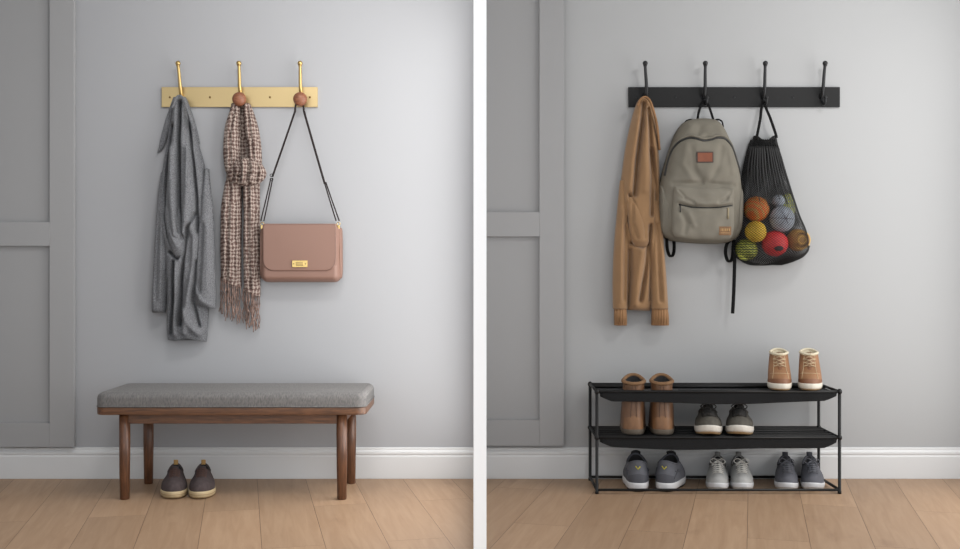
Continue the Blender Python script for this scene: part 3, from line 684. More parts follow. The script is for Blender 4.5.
# shoulder straps: anchored at the top, running down the back, adjuster loops at the base
for sx, top, bot in ((-1, [(695, 121), (691, 119.6), (687.5, 120.6), (685, 124)], [(667, 236), (666.6, 246), (668.2, 254), (671.2, 256.6), (674, 253), (674.6, 244), (673, 238)]),
                     (1, [(713.5, 121), (717.5, 119.4), (721, 120.4), (723, 124)], [(733, 238), (726.5, 244), (725, 252), (727, 259.5), (730.4, 261.8), (733, 257), (733.6, 244)])):
    up = spline([Q(x, y, .045) for x, y in top] + [Q(top[-1][0] + sx * 3, 140, .014), Q(top[-1][0] + sx * 8, 180, .012), Q(702 + sx * 33, 225, .012)], 8)
    MB().tube(up, 0, 10, flat=((.3, 1, 0), .012, .0035)).build('shoulder_strap', 'webbing', bp)
    lo = spline([Q(x, y, .05 if k < 1 or k > 5 else .05 + .012 * math.sin(k)) for k, (x, y) in enumerate(bot)], 8)
    MB().tube(lo, 0, 8, flat=((.45, -1, 0), .012, .003)).build('strap_loop', 'webbing', bp)
MB().tube(spline([Q(733.6, 240, .05), Q(734.3, 258, .055), Q(734.2, 275, .052), Q(733.6, 295, .05), Q(732.6, 313.5, .05)], 8), 0, 8, flat=(SV, .0085, .0016)).build('strap_tail', 'webbing', bp)

# ------------------------------------------------------------------ net bag
net = thing('net_bag', P(764, 103, .045, .045), 'black drawstring net bag of coloured balls hanging from the third black hook', 'net bag')
rows = [(138, 754.2, 778.6, .03), (150, 750.5, 783.5, .055), (170, 746, 789, .085), (190, 743.2, 794.6, .115), (205, 742, 798.5, .155), (215, 741.4, 801.5, .172), (229, 739, 807.6, .178), (240, 736.6, 811, .172), (249, 735, 811.6, .155), (256, 738, 807.5, .12), (262, 748, 796, .07), (265, 756, 786, .02)]
def pl(T, V, X, Y):
    g = np.clip(1 - V / .62, 0, 1) ** .8
    return .009 * g * np.sin(T * 34 + 1.2 * np.sin(V * 5))
nm = drape(rows, [], nu=54, nv=104, d0=.018, prof=2.3, diamond=True, pleat=pl, ref=.09)
no = nm.build('netting', 'net', net, smooth=False)
w = no.modifiers.new('cords', 'WIREFRAME'); w.thickness = .0031; w.use_even_offset = False; w.use_boundary = True
# gathered band, V-notched, at the mouth
drape([(135, 755.2, 778.2, .03), (140, 754, 779, .034), (146, 752.2, 780.6, .042), (149, 751.6, 781.6, .046)], [([(755 + 2.5 * k, 139), (755 + 2.55 * k, 149)], .7, -.008) for k in range(11)], d0=.018, nu=70, nv=26, ref=.05,
      topc=[(-1, 0), (-.75, 0), (0, 8.5), (.7, 0), (1, 0)], hem=[(-1, 0), (1, 0)]).build('band', 'netband', net)
for k, ts in enumerate((-.86, -.74, -.62, -.5, -.38, -.25, -.12, .05, .2, .32, .44, .58, .7, .84)):   # thick gathers running down from the mouth
    pts = []
    for y in np.linspace(146, 180 + (k * 17) % 29, 14):
        xl, xr, dd = (float(smooth_interp([r[0] for r in rows], [r[i] for r in rows], y)) for i in (1, 2, 3))
        T_ = ts * (1 + .0 * y); pts.append(P((xl + xr) / 2 + T_ * (xr - xl) / 2, y, .018 + dd * (1 - abs(T_) ** 2.3) ** (1 / 2.3) + .002, .09))
    MB().tube(pts, [.0055 * (1 - .8 * i / 13) + .0008 for i in range(14)], 8).build('gather', 'net', net)
seam = spline([P(735.2, 250, .06, .09), P(740, 258.6, .06, .09), P(751, 264.4, .05, .09), P(764, 265.2, .05, .09), P(776, 264.4, .05, .09), P(785, 262, .05, .09), P(796, 259.6, .06, .09), P(805, 255.6, .06, .09), P(812, 246, .06, .09)], 8)
MB().tube(seam, .0022, 8).build('seam', 'net', net)
for hx in ([(756.6, 138), (757.4, 134), (760.2, 119), (762.2, 108), (764.2, 100.8)], [(776.6, 138), (775.4, 133), (770.2, 118), (767, 108), (765.6, 101)]):
    MB().tube(spline([P(x, y, .05 if y > 110 else .036, .05) for x, y in hx], 8), 0, 8, flat=(SV, .0068, .002)).build('handle', 'webbing', net)
# balls in the net
def ball(px, py, r, d, label, m, sq=(1, 1, 1), extra=None, cat='ball'):
    c = P(px, py, d, .09); o = thing('ball', c, label, cat, 'balls in the net bag') if extra else None
    s = MB().ball(c, r * (CAMD - .09) / F, 32, sq)
    if o is None:
        o = s.build('ball', m, loc=c); tag(o, label, cat, 'balls in the net bag')
    else:
        s.build('shell', m, o); extra(o, c, r * (CAMD - .09) / F)
    return o
M_['b_or'] = stripe_mat('orange_ball', (244, 120, 40), (214, 160, 80), 18, 'DIAGONAL', .1)
M_['b_ye'] = mat('yellow_ball', (250, 205, 60), .6, var=(20, .1))
M_['b_re'] = mat('red_ball', (228, 50, 54), .5, var=(14, .12))
M_['b_gr'] = mat('blue_grey_ball', (184, 192, 204), .6, var=(24, .15))
M_['b_gn'] = stripe_mat('green_striped_ball', (96, 108, 56), (216, 222, 90), 26, 'Z', .05)
M_['b_yg'] = stripe_mat('lime_striped_ball', (170, 176, 170), (222, 226, 90), 34, 'X', .1)
M_['b_br'] = mat('brown_ball', (176, 128, 66), .6, var=(30, .2))
M_['b_br2'] = mat('ochre_ring', (240, 190, 90), .5)
M_['b_dk'] = mat('dark_button', (52, 24, 28), .6)
ball(757, 209, 12.8, .078, 'orange ball at the upper left of the net bag', 'b_or')
ball(754.6, 231.8, 10.6, .108, 'plain yellow ball just under the orange ball in the net bag', 'b_ye')
def btn(o, c, r):
    MB().ball(c + Vector((r * .05, -r * .88, -r * .38)), r * .3, 14, (1.2, .6, .7)).build('valve', 'b_dk', o, label='dark valve patch')
ball(775, 243.5, 13.0, .088, 'red ball with a dark patch at the bottom centre of the net bag', 'b_re', extra=btn)
def segs(o, c, r):
    for a in (0, PI / 3, 2 * PI / 3):
        R_ = Matrix.Rotation(a, 3, 'Y')
        MB().tube([c + R_ @ Vector((r * 1.0 * math.sin(w) * .55, -r * 1.0 * abs(math.cos(w)) , r * 1.0 * math.sin(w) * .83)) for w in np.linspace(-PI / 2, PI / 2, 17)], .0013, 6).build('panel_seam', 'b_dk', o)
ball(781.6, 219, 12.3, .098, 'blue grey ball in the middle of the net bag', 'b_gr', (1, 1, 1.06), extra=segs)
ball(780.5, 200.5, 6.4, .055, 'small pale blue grey ball topmost in the net bag', 'b_gr')
ball(748.4, 249.6, 11.2, .055, 'dark green and lime mottled ball at the lower left of the net bag', 'b_gn')
ball(790.6, 206, 8.0, .040, 'oval lime and grey striped ball at the right of the net bag', 'b_yg', (1, 1, 1.7))
def rings(o, c, r):
    for k, (q, mm) in enumerate(((.8, 'b_br2'), (.56, 'b_dk'), (.34, 'b_br2'))):
        h = math.sqrt(1 - q * q) * r
        MB().tube([c + Vector((r * .12 + q * r * math.cos(w), -h - .0005, q * r * math.sin(w))) for w in np.linspace(0, 2 * PI, 33)], .0026 if k != 1 else .0018, 8, cap=False).build('ring', mm, o)
ball(798.8, 240, 11.2, .072, 'brown ball with ochre rings at the right end of the net bag', 'b_br', extra=rings)

# ------------------------------------------------------------------ bench
bench = thing('bench', (-1.07, -.28, 0), 'walnut bench with grey upholstered seat along the left wall', 'bench')
X0, X1, Y0, Y1 = -1.676, -.496, -.485, -.085
def slab(x0, x1, y0, y1, z0, z1, rc, re, rt=None, n=10):
    """rounded-corner slab; rc corner radius, re edge rounding (top rt)"""
    rt = re if rt is None else rt
    prof = [(-re, 0)] + [(-re + re * math.sin(a), re - re * math.cos(a)) for a in np.linspace(0, PI / 2, 5)[1:]] + [(-rt + rt * math.cos(a), (z1 - z0) - rt + rt * math.sin(a)) for a in np.linspace(0, PI / 2, 9)]
    m = MB(); vs = []
    for off, h in prof:
        for cx, cy, a0 in ((x1 - rc, y1 - rc, 0), (x0 + rc, y1 - rc, 90), (x0 + rc, y0 + rc, 180), (x1 - rc, y0 + rc, 270)):
            for k in range(n):
                w = math.radians(a0 + 90 * k / (n - 1)); r = max(rc + off, .001)
                vs.append((cx + r * math.cos(w), cy + r * math.sin(w), z0 + h))
    N = 4 * n; K = len(prof)
    fs = [(j * N + k, j * N + (k + 1) % N, (j + 1) * N + (k + 1) % N, (j + 1) * N + k) for j in range(K - 1) for k in range(N)]
    fs += [tuple(range(N - 1, -1, -1)), tuple((K - 1) * N + k for k in range(N))]
    return m.add(vs, fs)
slab(X0, X1, Y0, Y1, .374, .406, .045, .003).build('seat_base', 'walnut', bench)
cu = slab(X0 + .001, X1 - .001, Y0 + .001, Y1 - .001, .4065, .470, .043, .004, .027)
# soft crown on the cushion: add an inner ring raised slightly
cu.build('cushion', 'cushion', bench, label='grey woven seat cushion')
MB().tube([(x, y, .4095) for x, y in [(v[0] * 1.0, v[1]) for v in slab(X0 - .0005, X1 + .0005, Y0 - .0005, Y1 + .0005, 0, .01, .043, .001).v[40 * 3:40 * 4]]] + [tuple(list(slab(X0 - .0005, X1 + .0005, Y0 - .0005, Y1 + .0005, 0, .01, .043, .001).v[120])[:2]) + (.4095,)], .0022, 6).build('piping', 'cushion', bench)
LX0, LX1, LY0, LY1 = -1.556, -.605, -.445, -.118
for x, y in ((LX0, LY0), (LX1, LY0), (LX0, LY1), (LX1, LY1)):
    MB().lathe((x, y, 0), [(0, 0), (.018, 0), (.0205, .003), (.0235, .2), (.0235, .374), (0, .374)], 28).build('leg', 'walnut_v', bench)
for y in (LY0, LY1): MB().box((LX0, y - .011, .332), (LX1, y + .011, .374)).build('apron', 'walnut', bench, bevel=.002)
for x in (LX0, LX1): MB().box((x - .011, LY0, .332), (x + .011, LY1, .374)).build('apron', 'walnut', bench, bevel=.002)

# ------------------------------------------------------------------ shoe rack
rack = thing('shoe_rack', (1.067, -.19, 0), 'black metal three tier shoe rack against the right wall', 'shoe rack')
RX0, RX1, RF, RB = .524, 1.612, -.337, -.05
FX = (RX0, RX1)
for x in FX:
    for y, zt in ((RF, .46), (RB, .467)):
        MB().lathe((x, y, 0), [(0, 0), (.0085, 0), (.0085, .012), (.0072, .014), (.0072, zt), (0, zt)], 14).build('post', 'blk', rack)
        for z in (.252, .458):
            MB().ball((x, y, z), .0115, 14, (1, 1, 1.15)).build('joint', 'blk', rack)
for x in FX:
    for z in (.017, .252, .458): MB().tube([(x, RF, z), (x, RB, z)], .0065, 10).build('side_rail', 'blk', rack)
for z in (.017, .252, .458):
    for y in (RF, RB): MB().tube([(RX0, y, z), (RX1, y, z)], .0068 if z > .1 else .0062, 10).build('cross_rail', 'blk', rack)
for z in (.252, .458):
    for y in (-.10, -.145): MB().tube([(RX0, y, z), (RX1, y, z)], .0078, 10).build('shelf_rod', 'blk', rack)
    # fabric band hanging from the front rail, sagging towards the middle
    nx, ny = 60, 10; vs = []
    for i in range(nx + 1):
        u = i / nx; x = RX0 + .012 + u * (RX1 - RX0 - .024); sag = (.040 + .010 * math.sin(PI * u) + .003 * math.sin(u * 9 + z * 20)) * min(1, min(u, 1 - u) / .07 + .25) ** .6
        for j in range(ny + 1):
            v = j / ny
            vs.append((x + (.5 - u) * .004 * v, RF - .002 + .003 * v * v, z - .004 - sag * v))
    fs = [(i * (ny + 1) + j, i * (ny + 1) + j + 1, (i + 1) * (ny + 1) + j + 1, (i + 1) * (ny + 1) + j) for i in range(nx) for j in range(ny)]
    MB().add(vs, fs).build('fabric_band', 'sling', rack, solid=.002)
    # net fabric stretched just under the rods, left open where the tall boots stand
    sh = MB(); zz = z - .0085
    cells = [(RX0 + .008, .662, RF + .008, -.03 + RB), (.662, .915, -.185, RB - .03), (.915, RX1 - .008, RF + .008, RB - .03)] if z > .4 else [(RX0 + .008, RX1 - .008, RF + .008, RB - .03)]
    for xa, xb, ya, yb in cells:
        sh.box((xa, ya, zz - .0012), (xb, max(ya, yb) + .03, zz))
    sh.build('net_fabric', 'sling', rack, smooth=False)
    if z < .4:
        for y in (-.20, -.25, -.295): MB().tube([(RX0, y, z), (RX1, y, z)], .005, 10).build('shelf_rod', 'blk', rack)
    for x, s in ((RX0, 1), (RX1, -1)):
        vs = []
        for i in range(13):
            u = i / 12
            for j in range(5):
                v = j / 4; vs.append((x + s * (.012 + .015 * v), RF + .01 + u * (RB - RF - .02), z - .004 - v * .012))
        MB().add(vs, [(i * 5 + j, i * 5 + j + 1, (i + 1) * 5 + j + 1, (i + 1) * 5 + j) for i in range(12) for j in range(4)]).build('side_fabric', 'sling', rack, solid=.002)

# ------------------------------------------------------------------ shoes
def shoe(name, label, cat, group, px, d_front, zbase, yaw, st, side=1, back=False):
    """a shoe built toe towards -y about its own base, then stood at the pixel column px with its near end at depth d_front"""
    L, W = st['L'], st['W']; ts = st['sole']; hz = st['heel']; sz = st['side']; tz = st['throat']
    root = thing(name, (0, 0, 0), label, cat, group)
    yo0, yo1 = st.get('open', (-.015, L / 2 - .012)); ow = st.get('ow', .031)
    SA = st.get('spring', .012); PR = st.get('prof', [.92, 1.0, 1.0, .80, .76, .80])
    def base(th, grow=0.0):
        s = (1 - math.cos(th)) / 2
        pr = np.interp(s, [0, .12, .32, .58, .8, 1], PR)
        sn = math.sin(th); x = math.copysign(abs(sn) ** .78, sn) * (W * pr + grow)
        return Vector((x + side * (-.006 * math.cos(th * 1) * (1 - s) ** 1 + .004), -math.cos(th) * (L / 2 + grow), 0)), s
    def spring(s): return SA * max(0, 1 - s / .3) ** 2 + .002 * max(0, (s - .85) / .15)
    def opening(th):
        c = (yo0 + yo1) / 2; r = (yo1 - yo0) / 2; sn = math.sin(th)
        fr = (1 + math.cos(th)) / 2
        z = sz + (hz - sz) * max(0, -math.cos(th)) ** 2.2 + (tz - sz) * max(0, math.cos(th)) ** 2
        return Vector((math.copysign(abs(sn) ** .9, sn) * ow + side * .002, c - r * math.cos(th), z))
    def S(th, t, off=0):
        B, s = base(th); O = opening(th); B.z = ts + spring(s) - .004
        n = Vector((math.sin(th), -math.cos(th), 0)); wf = max(0, math.cos(th)) ** 1.2; wfs = ((1 + math.cos(th)) / 2)
        P1 = B + n * (.004 - .003 * wf) + Vector((0, 0, st['toe'] * wf + (.045 * (1 - wf)))); 
        f = st.get('vamp', (.5, .62))
        P2f = B.lerp(O, f[0]); P2f.z = B.z + (O.z - B.z) * f[1]
        P2b = O + n * st.get('waist', .005) - Vector((0, 0, min(.04, O.z * .35)))
        P2 = P2b.lerp(P2f, wf)
        p = B * (1 - t) ** 3 + P1 * 3 * t * (1 - t) ** 2 + P2 * 3 * t * t * (1 - t) + O * t ** 3
        if off:
            e = .02
            a = S(th + e, t) - S(th - e, t); b2 = S(th, min(1, t + e)) - S(th, max(0, t - e)); nn = a.cross(b2)
            if nn.length > 1e-12: p = p + nn.normalized() * off
        return p
    NT, NV = 64, 26
    th = [2 * PI * k / NT for k in range(NT)]
    vs = [S(a, j / (NV - 1)) for j in range(NV) for a in th]
    # roll the rim inwards and line the inside
    for dz, sc_ in ((.001, .93), (-.004, .86), (-.02, .82), (-.045, .80)):
        for a in th:
            o = opening(a); c = Vector((0, (yo0 + yo1) / 2, 0)); vs.append(Vector((c.x + (o.x - c.x) * sc_, c.y + (o.y - c.y) * sc_, max(o.z + dz, ts + .004))))
    K = len(vs) // NT
    fs = [(j * NT + k, j * NT + (k + 1) % NT, (j + 1) * NT + (k + 1) % NT, (j + 1) * NT + k) for j in range(K - 1) for k in range(NT)]
    fs.append(tuple((K - 1) * NT + k for k in range(NT)))
    up = MB().add(vs, fs).build('upper', st['mu'], root)
    # dark insole and lining just inside
    vs = []
    for dz, sc_ in ((-.0035, .855), (-.02, .81), (-.044, .79)):
        for a in th:
            o = opening(a); cy = (yo0 + yo1) / 2; vs.append(Vector((o.x * sc_, cy + (o.y - cy) * sc_, max(o.z + dz, ts + .006))))
    fs = [(j * NT + k, (j + 1) * NT + k, (j + 1) * NT + (k + 1) % NT, j * NT + (k + 1) % NT) for j in range(2) for k in range(NT)] + [tuple(2 * NT + k for k in range(NT))]
    MB().add(vs, fs).build('lining', st.get('ml', 'dark_in'), root)
    # padded collar
    col = [opening(a) + Vector((0, 0, .0005)) for a in th]
    MB().tube([Vector((p.x * .97, (yo0 + yo1) / 2 + (p.y - (yo0 + yo1) / 2) * .97, p.z)) for p in col + [col[0]]], st.get('cr', .0042), 8, cap=False).build('collar', st.get('mc', st['mu']), root)
    # midsole
    def soleloops(z0f, z1f, g0, g1, n=5):
        v = []
        for j in range(n):
            q = j / (n - 1)
            for a in th:
                B, s = base(a, g0 + (g1 - g0) * q + .0016 * math.sin(PI * q)); v.append(Vector((B.x, B.y, z0f(s) * (1 - q) + z1f(s) * q)))
        f = [(j * NT + k, j * NT + (k + 1) % NT, (j + 1) * NT + (k + 1) % NT, (j + 1) * NT + k) for j in range(n - 1) for k in range(NT)]
        f += [tuple(range(NT - 1, -1, -1)), tuple((n - 1) * NT + k for k in range(NT))]
        return MB().add(v, f)
    ot = st.get('out', .006)
    mid = soleloops(lambda s: ot + spring(s), lambda s: ts + spring(s) + st.get('wave', 0) * max(0, math.cos(s * 2 * PI)), .001, .0025)
    so = mid.build('sole', st['ms'], root)
    soleloops(lambda s: spring(s), lambda s: ot + .001 + spring(s), -.004, .0, 3).build('outsole', st.get('mo', 'rub_dark'), so)
    if st.get('foxing'):
        fx = MB().tube([(lambda B, s: Vector((B.x, B.y, ts * .55 + spring(s))))(*base(a, .003)) for a in th + [th[0]]], .0012, 6, cap=False); fx.build('sole_line', st['foxing'], so)
    # tongue
    if st.get('tongue', 1):
        g = []; t0 = .62
        base0 = S(0, t0); top = opening(0) + Vector((0, .012, st.get('tz', .02)))
        ctl = spring and [S(0, t0, .001), S(0, .8, .002), S(0, .95, .003), top]
        cs = spline(ctl, 6)
        vs = []; hw = st.get('tw', .022)
        for i, c in enumerate(cs):
            for j in range(9):
                u = j / 4 - 1; vs.append(c + Vector((u * hw, 0, 0)) + Vector((0, .010 * u * u, -.006 * u * u)))
        n_ = len(cs); fs = [(i * 9 + j, i * 9 + j + 1, (i + 1) * 9 + j + 1, (i + 1) * 9 + j) for i in range(n_ - 1) for j in range(8)]
        MB().add(vs, fs).build('tongue', st.get('mt', st['mu']), root, solid=.004)
    # laces
    if st.get('laces'):
        lm = MB(); rows = st.get('rows', 5); t0, t1 = st.get('lt', (.60, .97)); aw = st.get('la', .55)
        ey = []
        for i in range(rows):
            t = t0 + (t1 - t0) * i / (rows - 1); a = aw * (.75 + .35 * i / (rows - 1))
            ey.append((S(a, t, .003), S(-a, t, .003)))
        tc_ = lambda i: S(0, t0 + (t1 - t0) * i / (rows - 1), .0075)
        for i in range(rows):
            l, r = ey[i]; lm.tube(spline([l, l.lerp(tc_(i), .55) + Vector((0, -.001, .002)), tc_(i), r.lerp(tc_(i), .55) + Vector((0, -.001, .002)), r], 4), st.get('lr', .0021), 6)
            if i < rows - 1:
                l2, r2 = ey[i + 1]; mid_ = (tc_(i) + tc_(i + 1)) / 2 + Vector((0, -.001, .003))
                lm.tube(spline([l, mid_, r2], 5), st.get('lr', .0021), 6); lm.tube(spline([r, mid_ + Vector((0, 0, .001)), l2], 5), st.get('lr', .0021), 6)
        c = tc_(rows - 1) + Vector((0, -.003, .006))
        if st.get('bow', 1):
            for sx in (-1, 1):
                lm.tube(spline([c, c + Vector((sx * .018, -.006, .010)), c + Vector((sx * .034, -.004, -.002)), c + Vector((sx * .022, -.007, -.012)), c + Vector((0, -.003, -.001))], 5), st.get('lr', .0021), 6)
                lm.tube(spline([c, c + Vector((sx * .015, -.009, -.008)), c + Vector((sx * .026, -.010, -.026))], 5), st.get('lr', .0021), 6)
        lm.build('laces', st['laces'], root)
        em = MB()
        for l, r in ey:
            for p in (l, r): em.ball(p, st.get('er', .0030), 8)
        em.build('eyelets', st.get('me', st['laces']), root)
    if st.get('seams'):
        sm = MB()
        for a in (.62, -.62):
            sm.tube([S(a * (1 - .15 * k / 12), .18 + .80 * k / 12, .0009) for k in range(13)], .0011, 5)
        sm.tube([S(-.9 + 1.8 * k / 14, .36 + .10 * math.cos(PI * (k / 14 - .5)), .0009) for k in range(15)], .0011, 5)
        sm.build('stitching', st['seams'], root)
    if st.get('toecap'):   # overlay round the lower upper
        vs = []; n2 = 40; a0 = st.get('cap_a', PI)
        for j in range(6):
            for k in range(n2 + 1):
                a = -a0 + 2 * a0 * k / n2; h = st.get('cap_h', .22) * (1 + .25 * math.cos(a * 2)); vs.append(S(a, h * j / 5, .0012))
        MB().add(vs, [(j * (n2 + 1) + k, j * (n2 + 1) + k + 1, (j + 1) * (n2 + 1) + k + 1, (j + 1) * (n2 + 1) + k) for j in range(5) for k in range(n2)]).build('toe_guard', st['toecap'], root)
    if st.get('counter'):  # heel counter overlay
        vs = []; n2 = 24
        for j in range(9):
            for k in range(n2 + 1):
                a = PI - .75 + 1.5 * k / n2; vs.append(S(a, st.get('counter_h', .45) * (1 - .25 * abs(k / n2 * 2 - 1)) * j / 8, .0014))
        MB().add(vs, [(j * (n2 + 1) + k, j * (n2 + 1) + k + 1, (j + 1) * (n2 + 1) + k + 1, (j + 1) * (n2 + 1) + k) for j in range(8) for k in range(n2)]).build('heel_counter', st['counter'], root)
    if st.get('tab'):
        o = opening(PI); hw = st.get('tabw', .0085)
        pts = spline([S(PI, .80, .001), S(PI, .93, .003), o + Vector((0, .004, .010)), o + Vector((0, -.002, .016)), o + Vector((0, -.008, .008)), o + Vector((0, -.008, -.012))], 5)
        MB().tube(pts, 0, 8, flat=(SV, hw, .0016)).build('heel_tab', st['tab'], root)
    if st.get('mark'):
        a = S(PI, .72, .002)
        mk = MB(); 
        for k in range(2): mk.tube([a + Vector((-.010 + .001 * k, .0015, .006)), a + Vector((0, .003, -.006)), a + Vector((.011, .0015, .008))], .0022, 6)
        mk.build('heel_mark', st['mark'], root)
    for a_, t_, r_, nm_, mm_ in st.get('lines', ()):
        MB().tube([S(a_[0] + (a_[1] - a_[0]) * k / 12, t_[0] + (t_[1] - t_[0]) * k / 12, .0012) for k in range(13)], r_, 6).build(nm_, mm_, root)
    # stand it: near end at d_front
    ang = math.radians(yaw + (180 if back else 0)); root.rotation_euler.z = ang
    c = P(px, 400, d_front); dirn = Vector((math.sin(math.radians(yaw)), -math.cos(math.radians(yaw)), 0))   # toward the near end
    root.location = Vector((c.x, -d_front, zbase)) - dirn * (L / 2 + .003)
    return root

def yaw_of(px, k=.85): return -math.degrees(math.atan((px - CX) / F)) * k   # toes turned out, towards the viewer

M_['s_oxf'] = mat('charcoal_brown_felt', (84, 74, 74), .9, bump=(420, .4, .001), var=(60, .12), spec=.2)
M_['s_gum'] = mat('cream_rubber', (206, 184, 144), .6, var=(10, .05))
M_['s_gumline'] = mat('sole_groove_tan', (150, 122, 84), .7)
M_['s_tan'] = mat('tan_tab', (172, 134, 76), .7)
M_['s_lbr'] = mat('rust_laces', (92, 66, 58), .8)
oxf = dict(me='s_rust', er=.0018, tabw=.010, L=.285, W=.059, sole=.031, heel=.108, side=.084, throat=.110, toe=.048, mu=M_['s_oxf'], ms='s_gum', mo='s_gumline', foxing='s_gumline', laces='s_lbr', rows=5, la=.42, lr=.0013, bow=0, tab='s_tan', tz=.010, tw=.016, vamp=(.45, .66), spring=.004, out=.005, open=(-.005, .131), ow=.034, cr=.003, lt=(.62, .95))
M_['s_rust'] = mat('rust_eyelets', (150, 92, 62), .6)
PG = 'shoes under the bench'
# toes face the room
shoe('shoe', 'dark brown lace-up shoe under the bench, left one of the pair', 'shoe', PG, 173.8, .458, 0, yaw_of(173), oxf, -1)
shoe('shoe', 'dark brown lace-up shoe under the bench, right one of the pair', 'shoe', PG, 200.6, .458, 0, yaw_of(201), oxf, 1)

Zt, Zm = .4655, .2595
M_['tanboot'] = mat('tan_boot_leather', (152, 108, 72), .6, bump=(260, .2, .001), var=(16, .12))
M_['tandark'] = mat('tan_boot_guard', (130, 84, 54), .6, var=(16, .12))
M_['creamsole'] = mat('cream_boot_sole', (226, 220, 206), .6)
M_['creamlin'] = mat('cream_fleece', (226, 216, 190), .95, bump=(200, .8, .003))
M_['creamst'] = mat('cream_thread', (208, 184, 148), .8)
tb = dict(L=.262, W=.0535, sole=.030, heel=.166, side=.155, throat=.150, toe=.050, mu=M_['tanboot'], ms='creamsole', mc='creamlin', ml='creamlin', cr=.006, seams='creamst', tongue=1, tz=.010, mt='tandark', tw=.020, vamp=(.86, .30), spring=.002, out=.006, open=(.000, .118), ow=.040,
          toecap='tandark', cap_h=.16, cap_a=1.3, mo='s_gumline', laces='creamst', rows=4, la=.6, lt=(.70, .98), lr=.0012, bow=0)
BG = 'tan boots on the top shelf'
shoe('boot', 'tan leather ankle boot on the top shelf, left one of the pair', 'boot', BG, 781, .374, Zt, yaw_of(781), tb, -1)
shoe('boot', 'tan leather ankle boot on the top shelf, right one at the rack end', 'boot', BG, 810.4, .374, Zt, yaw_of(810), tb, 1)

M_['brboot'] = mat('brown_boot_leather', (116, 82, 56), .5, bump=(60, .25, .002), var=(14, .25))
M_['brcount'] = mat('brown_heel_leather', (136, 98, 66), .55, bump=(60, .3, .002), var=(20, .25))
M_['brseam'] = mat('brown_dark_seam', (74, 50, 34), .7)
M_['brsole'] = mat('olive_brown_sole', (92, 82, 70), .7)
M_['brcol'] = mat('brown_suede_collar', (132, 98, 66), .85, bump=(200, .4, .002), var=(40, .15))
bb = dict(prof=[.92, 1, 1, .86, .92, .98], waist=-.006, L=.268, W=.061, sole=.028, heel=.234, side=.240, throat=.262, toe=.05, mu=M_['brboot'], ms='brsole', mc='brcol', cr=.0085, tongue=0, vamp=(.86, .25), spring=.006, out=.005, open=(.004, .127), ow=.050, counter='brcount', counter_h=.34, lines=(((PI - .16, PI - .12), (.30, .93), .0012, 'back_seam', 'brseam'), ((PI + .16, PI + .12), (.30, .93), .0012, 'back_seam', 'brseam')),
          seams='brcol')
BB = 'brown boots on the middle shelf'
shoe('boot', 'tall brown leather boot on the middle shelf, heel forward, left one of the pair', 'boot', BB, 634.4, .325, Zm - .004, yaw_of(634), bb, 1, back=True)
shoe('boot', 'tall brown leather boot on the middle shelf, heel forward, right one of the pair', 'boot', BB, 661.6, .325, Zm - .004, yaw_of(661), bb, -1, back=True)

M_['olive'] = mat('dark_olive_knit', (84, 80, 72), .85, bump=(300, .5, .001), var=(50, .2))
M_['olivelace'] = mat('black_olive_laces', (44, 42, 40), .8)
M_['offwhite'] = mat('off_white_foam', (224, 218, 208), .6)
ol_ = dict(L=.272, W=.0635, sole=.034, heel=.100, side=.082, throat=.112, toe=.036, mu=M_['olive'], ms='offwhite', mo='s_gumline', laces='olivelace', rows=6, la=.6, lr=.0026, tz=.016, vamp=(.42, .66), spring=.012, out=.010, open=(-.02, .124), ow=.041, mt='olivelace', wave=.006, lt=(.55, .97))
OG = 'olive trainers on the middle shelf'
shoe('trainer', 'dark olive trainer with black laces on the middle shelf, left one of the pair', 'trainer', OG, 709.6, .358, Zm, yaw_of(709), ol_, -1)
shoe('trainer', 'dark olive trainer with black laces on the middle shelf, right one of the pair', 'trainer', OG, 739.8, .358, Zm, yaw_of(739), ol_, 1)

M_['grysn'] = mat('grey_mesh_upper', (98, 100, 108), .8, bump=(400, .5, .001), var=(30, .1))
M_['grysn2'] = mat('dark_grey_overlay', (78, 80, 88), .7)
M_['whitefoam'] = mat('white_foam', (222, 222, 224), .55)
M_['yel'] = mat('yellow_print', (206, 196, 30), .6)
gs_ = dict(prof=[.92, 1, 1, .86, .90, .95], er=.002, L=.275, W=.061, sole=.040, heel=.138, side=.118, throat=.146, toe=.042, mu=M_['grysn'], ms='whitefoam', mo='rub_dark', laces='whitefoam', rows=4, la=.5, lr=.0018, bow=0, tz=.018, spring=.008, out=.010, open=(-.03, .125), ow=.045, counter='grysn2', counter_h=.42, mark='yel', mt='dark_in',
           lines=(((PI - .7, PI - 1.3), (.2, .75), .003, 'overlay', 'grysn2'), ((PI + .7, PI + 1.3), (.2, .75), .003, 'overlay', 'grysn2'), ((PI - .9, PI - 1.6), (.6, .5), .0025, 'overlay', 'grysn2'), ((PI + .9, PI + 1.6), (.6, .5), .0025, 'overlay', 'grysn2')))
GG = 'grey running shoes on the floor in the rack'
shoe('trainer', 'grey running shoe with yellow heel mark, heel forward, leftmost on bottom tier', 'trainer', GG, 637.6, .312, 0, yaw_of(637, .8) + 2, gs_, -1, back=True)
shoe('trainer', 'grey running shoe with yellow heel mark, angled right, second from left on bottom tier', 'trainer', GG, 664.5, .312, 0, yaw_of(667, .8) - 14, gs_, 1, back=True)

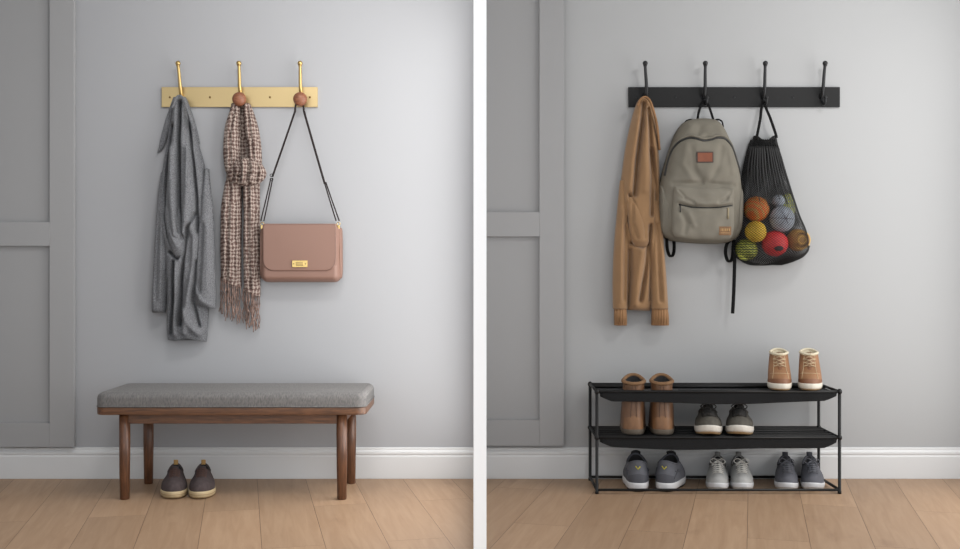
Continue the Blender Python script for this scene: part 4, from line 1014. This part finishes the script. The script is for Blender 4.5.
M_['pale'] = mat('pale_grey_knit', (182, 182, 180), .85, bump=(300, .5, .001), var=(40, .08))
M_['palel'] = mat('pale_laces', (226, 224, 218), .8)
M_['palet'] = mat('mid_grey_tongue', (136, 136, 134), .85)
ps = dict(er=.0022, tabw=.013, L=.272, W=.053, sole=.027, heel=.118, side=.086, throat=.112, toe=.038, mu=M_['pale'], ms='whitefoam', mo='offwhite', laces='palel', rows=6, la=.5, lr=.0019, tz=.016, spring=.010, out=.007, open=(-.02, .124), ow=.037, mt='palet', tab='palet', lt=(.5, .97), wave=.004, mc='palet')
WG = 'pale trainers on the floor in the rack'
shoe('trainer', 'pale grey trainer in the middle of the bottom tier, left one of the pair', 'trainer', WG, 718, .300, 0, yaw_of(718) - 2, ps, -1)
shoe('trainer', 'pale grey trainer in the middle of the bottom tier, right one of the pair', 'trainer', WG, 743.2, .300, 0, yaw_of(743) + 3, ps, 1)

M_['slate'] = mat('slate_knit', (100, 101, 109), .85, bump=(300, .5, .001), var=(40, .1))
M_['slatel'] = mat('slate_laces', (112, 114, 122), .8)
M_['slated'] = mat('dark_slate_tongue', (60, 62, 70), .85)
ss = dict(ps); ss.update(mu=M_['slate'], laces='slatel', mt='slated', tab='slated', mc='slated', ms='whitefoam', W=.054, sole=.028, tz=.020)
SG = 'slate trainers on the floor in the rack'
shoe('trainer', 'slate blue trainer at the right end of the bottom tier, left one of the pair', 'trainer', SG, 788, .300, 0, yaw_of(788), ss, -1)
shoe('trainer', 'slate blue trainer at the right end of the bottom tier, right one of the pair', 'trainer', SG, 813.6, .300, 0, yaw_of(813) + 2, ss, 1)

# ------------------------------------------------------------------ light
def area(loc, target, size, power, col=(1, 1, 1), sy=None):
    l = bpy.data.lights.new('room_light', 'AREA'); l.shape = 'RECTANGLE'; l.size = size; l.size_y = sy or size; l.energy = power; l.color = col
    o = bpy.data.objects.new('room_light', l); COL.objects.link(o); o.location = loc
    o.rotation_euler = (Vector(target) - Vector(loc)).to_track_quat('-Z', 'Y').to_euler(); return o
for xr in (0, XR):      # added fill light above the view in each room, lifts the wall tops
    area((xr - .6, -1.5, 2.8), (xr - .5, 0, 1.2), .5, 19, (1, .985, .965), sy=.3)
# added tall light panel with a frame, unseen on each room's right side
for n_, xr, y0, y1, pw in ((1, -PT, -1.36, -.12, 35), (2, XR, -1.6, -.26, 40)):
    z0, z1 = .14, 2.3
    fr = bpy.data.objects.new('window_%d' % n_, None); COL.objects.link(fr); fr.location = (xr, y0, z0); fr['kind'] = 'structure'
    m = MB(); t, f = .001, .04
    for a_, b_ in (((y0, z0), (y1, z0 + f)), ((y0, z1 - f), (y1, z1)), ((y0, z0), (y0 + f, z1)), ((y1 - f, z0), (y1, z1))):
        m.box((xr - t, a_[0], a_[1]), (xr, b_[0], b_[1]))
    m.build('window_frame', 'trim', fr, smooth=False)
    area((xr - .0016, (y0 + y1) / 2, (z0 + z1) / 2), (xr - 1, (y0 + y1) / 2, (z0 + z1) / 2), y1 - y0 - 2 * f, pw, (1, .985, .965), sy=z1 - z0 - 2 * f)
w = bpy.data.worlds.new('world'); sc.world = w; w.use_nodes = True
w.node_tree.nodes['Background'].inputs[0].default_value = (.93, .965, 1, 1); w.node_tree.nodes['Background'].inputs[1].default_value = 1.72

cam = bpy.data.cameras.new('camera'); co = bpy.data.objects.new('camera', cam); COL.objects.link(co)
co.location = (0, -CAMD, H); co.rotation_euler = (PI / 2, 0, 0)
cam.sensor_width = 36; cam.lens = 36 * F / 960; cam.shift_y = -(274.5 - HY) / 960; cam.clip_start = .05
sc.camera = co
sc.view_settings.view_transform = 'Standard'; sc.view_settings.look = 'None'; sc.view_settings.exposure = 0; sc.view_settings.gamma = 1
sc.view_settings.use_curve_mapping = False
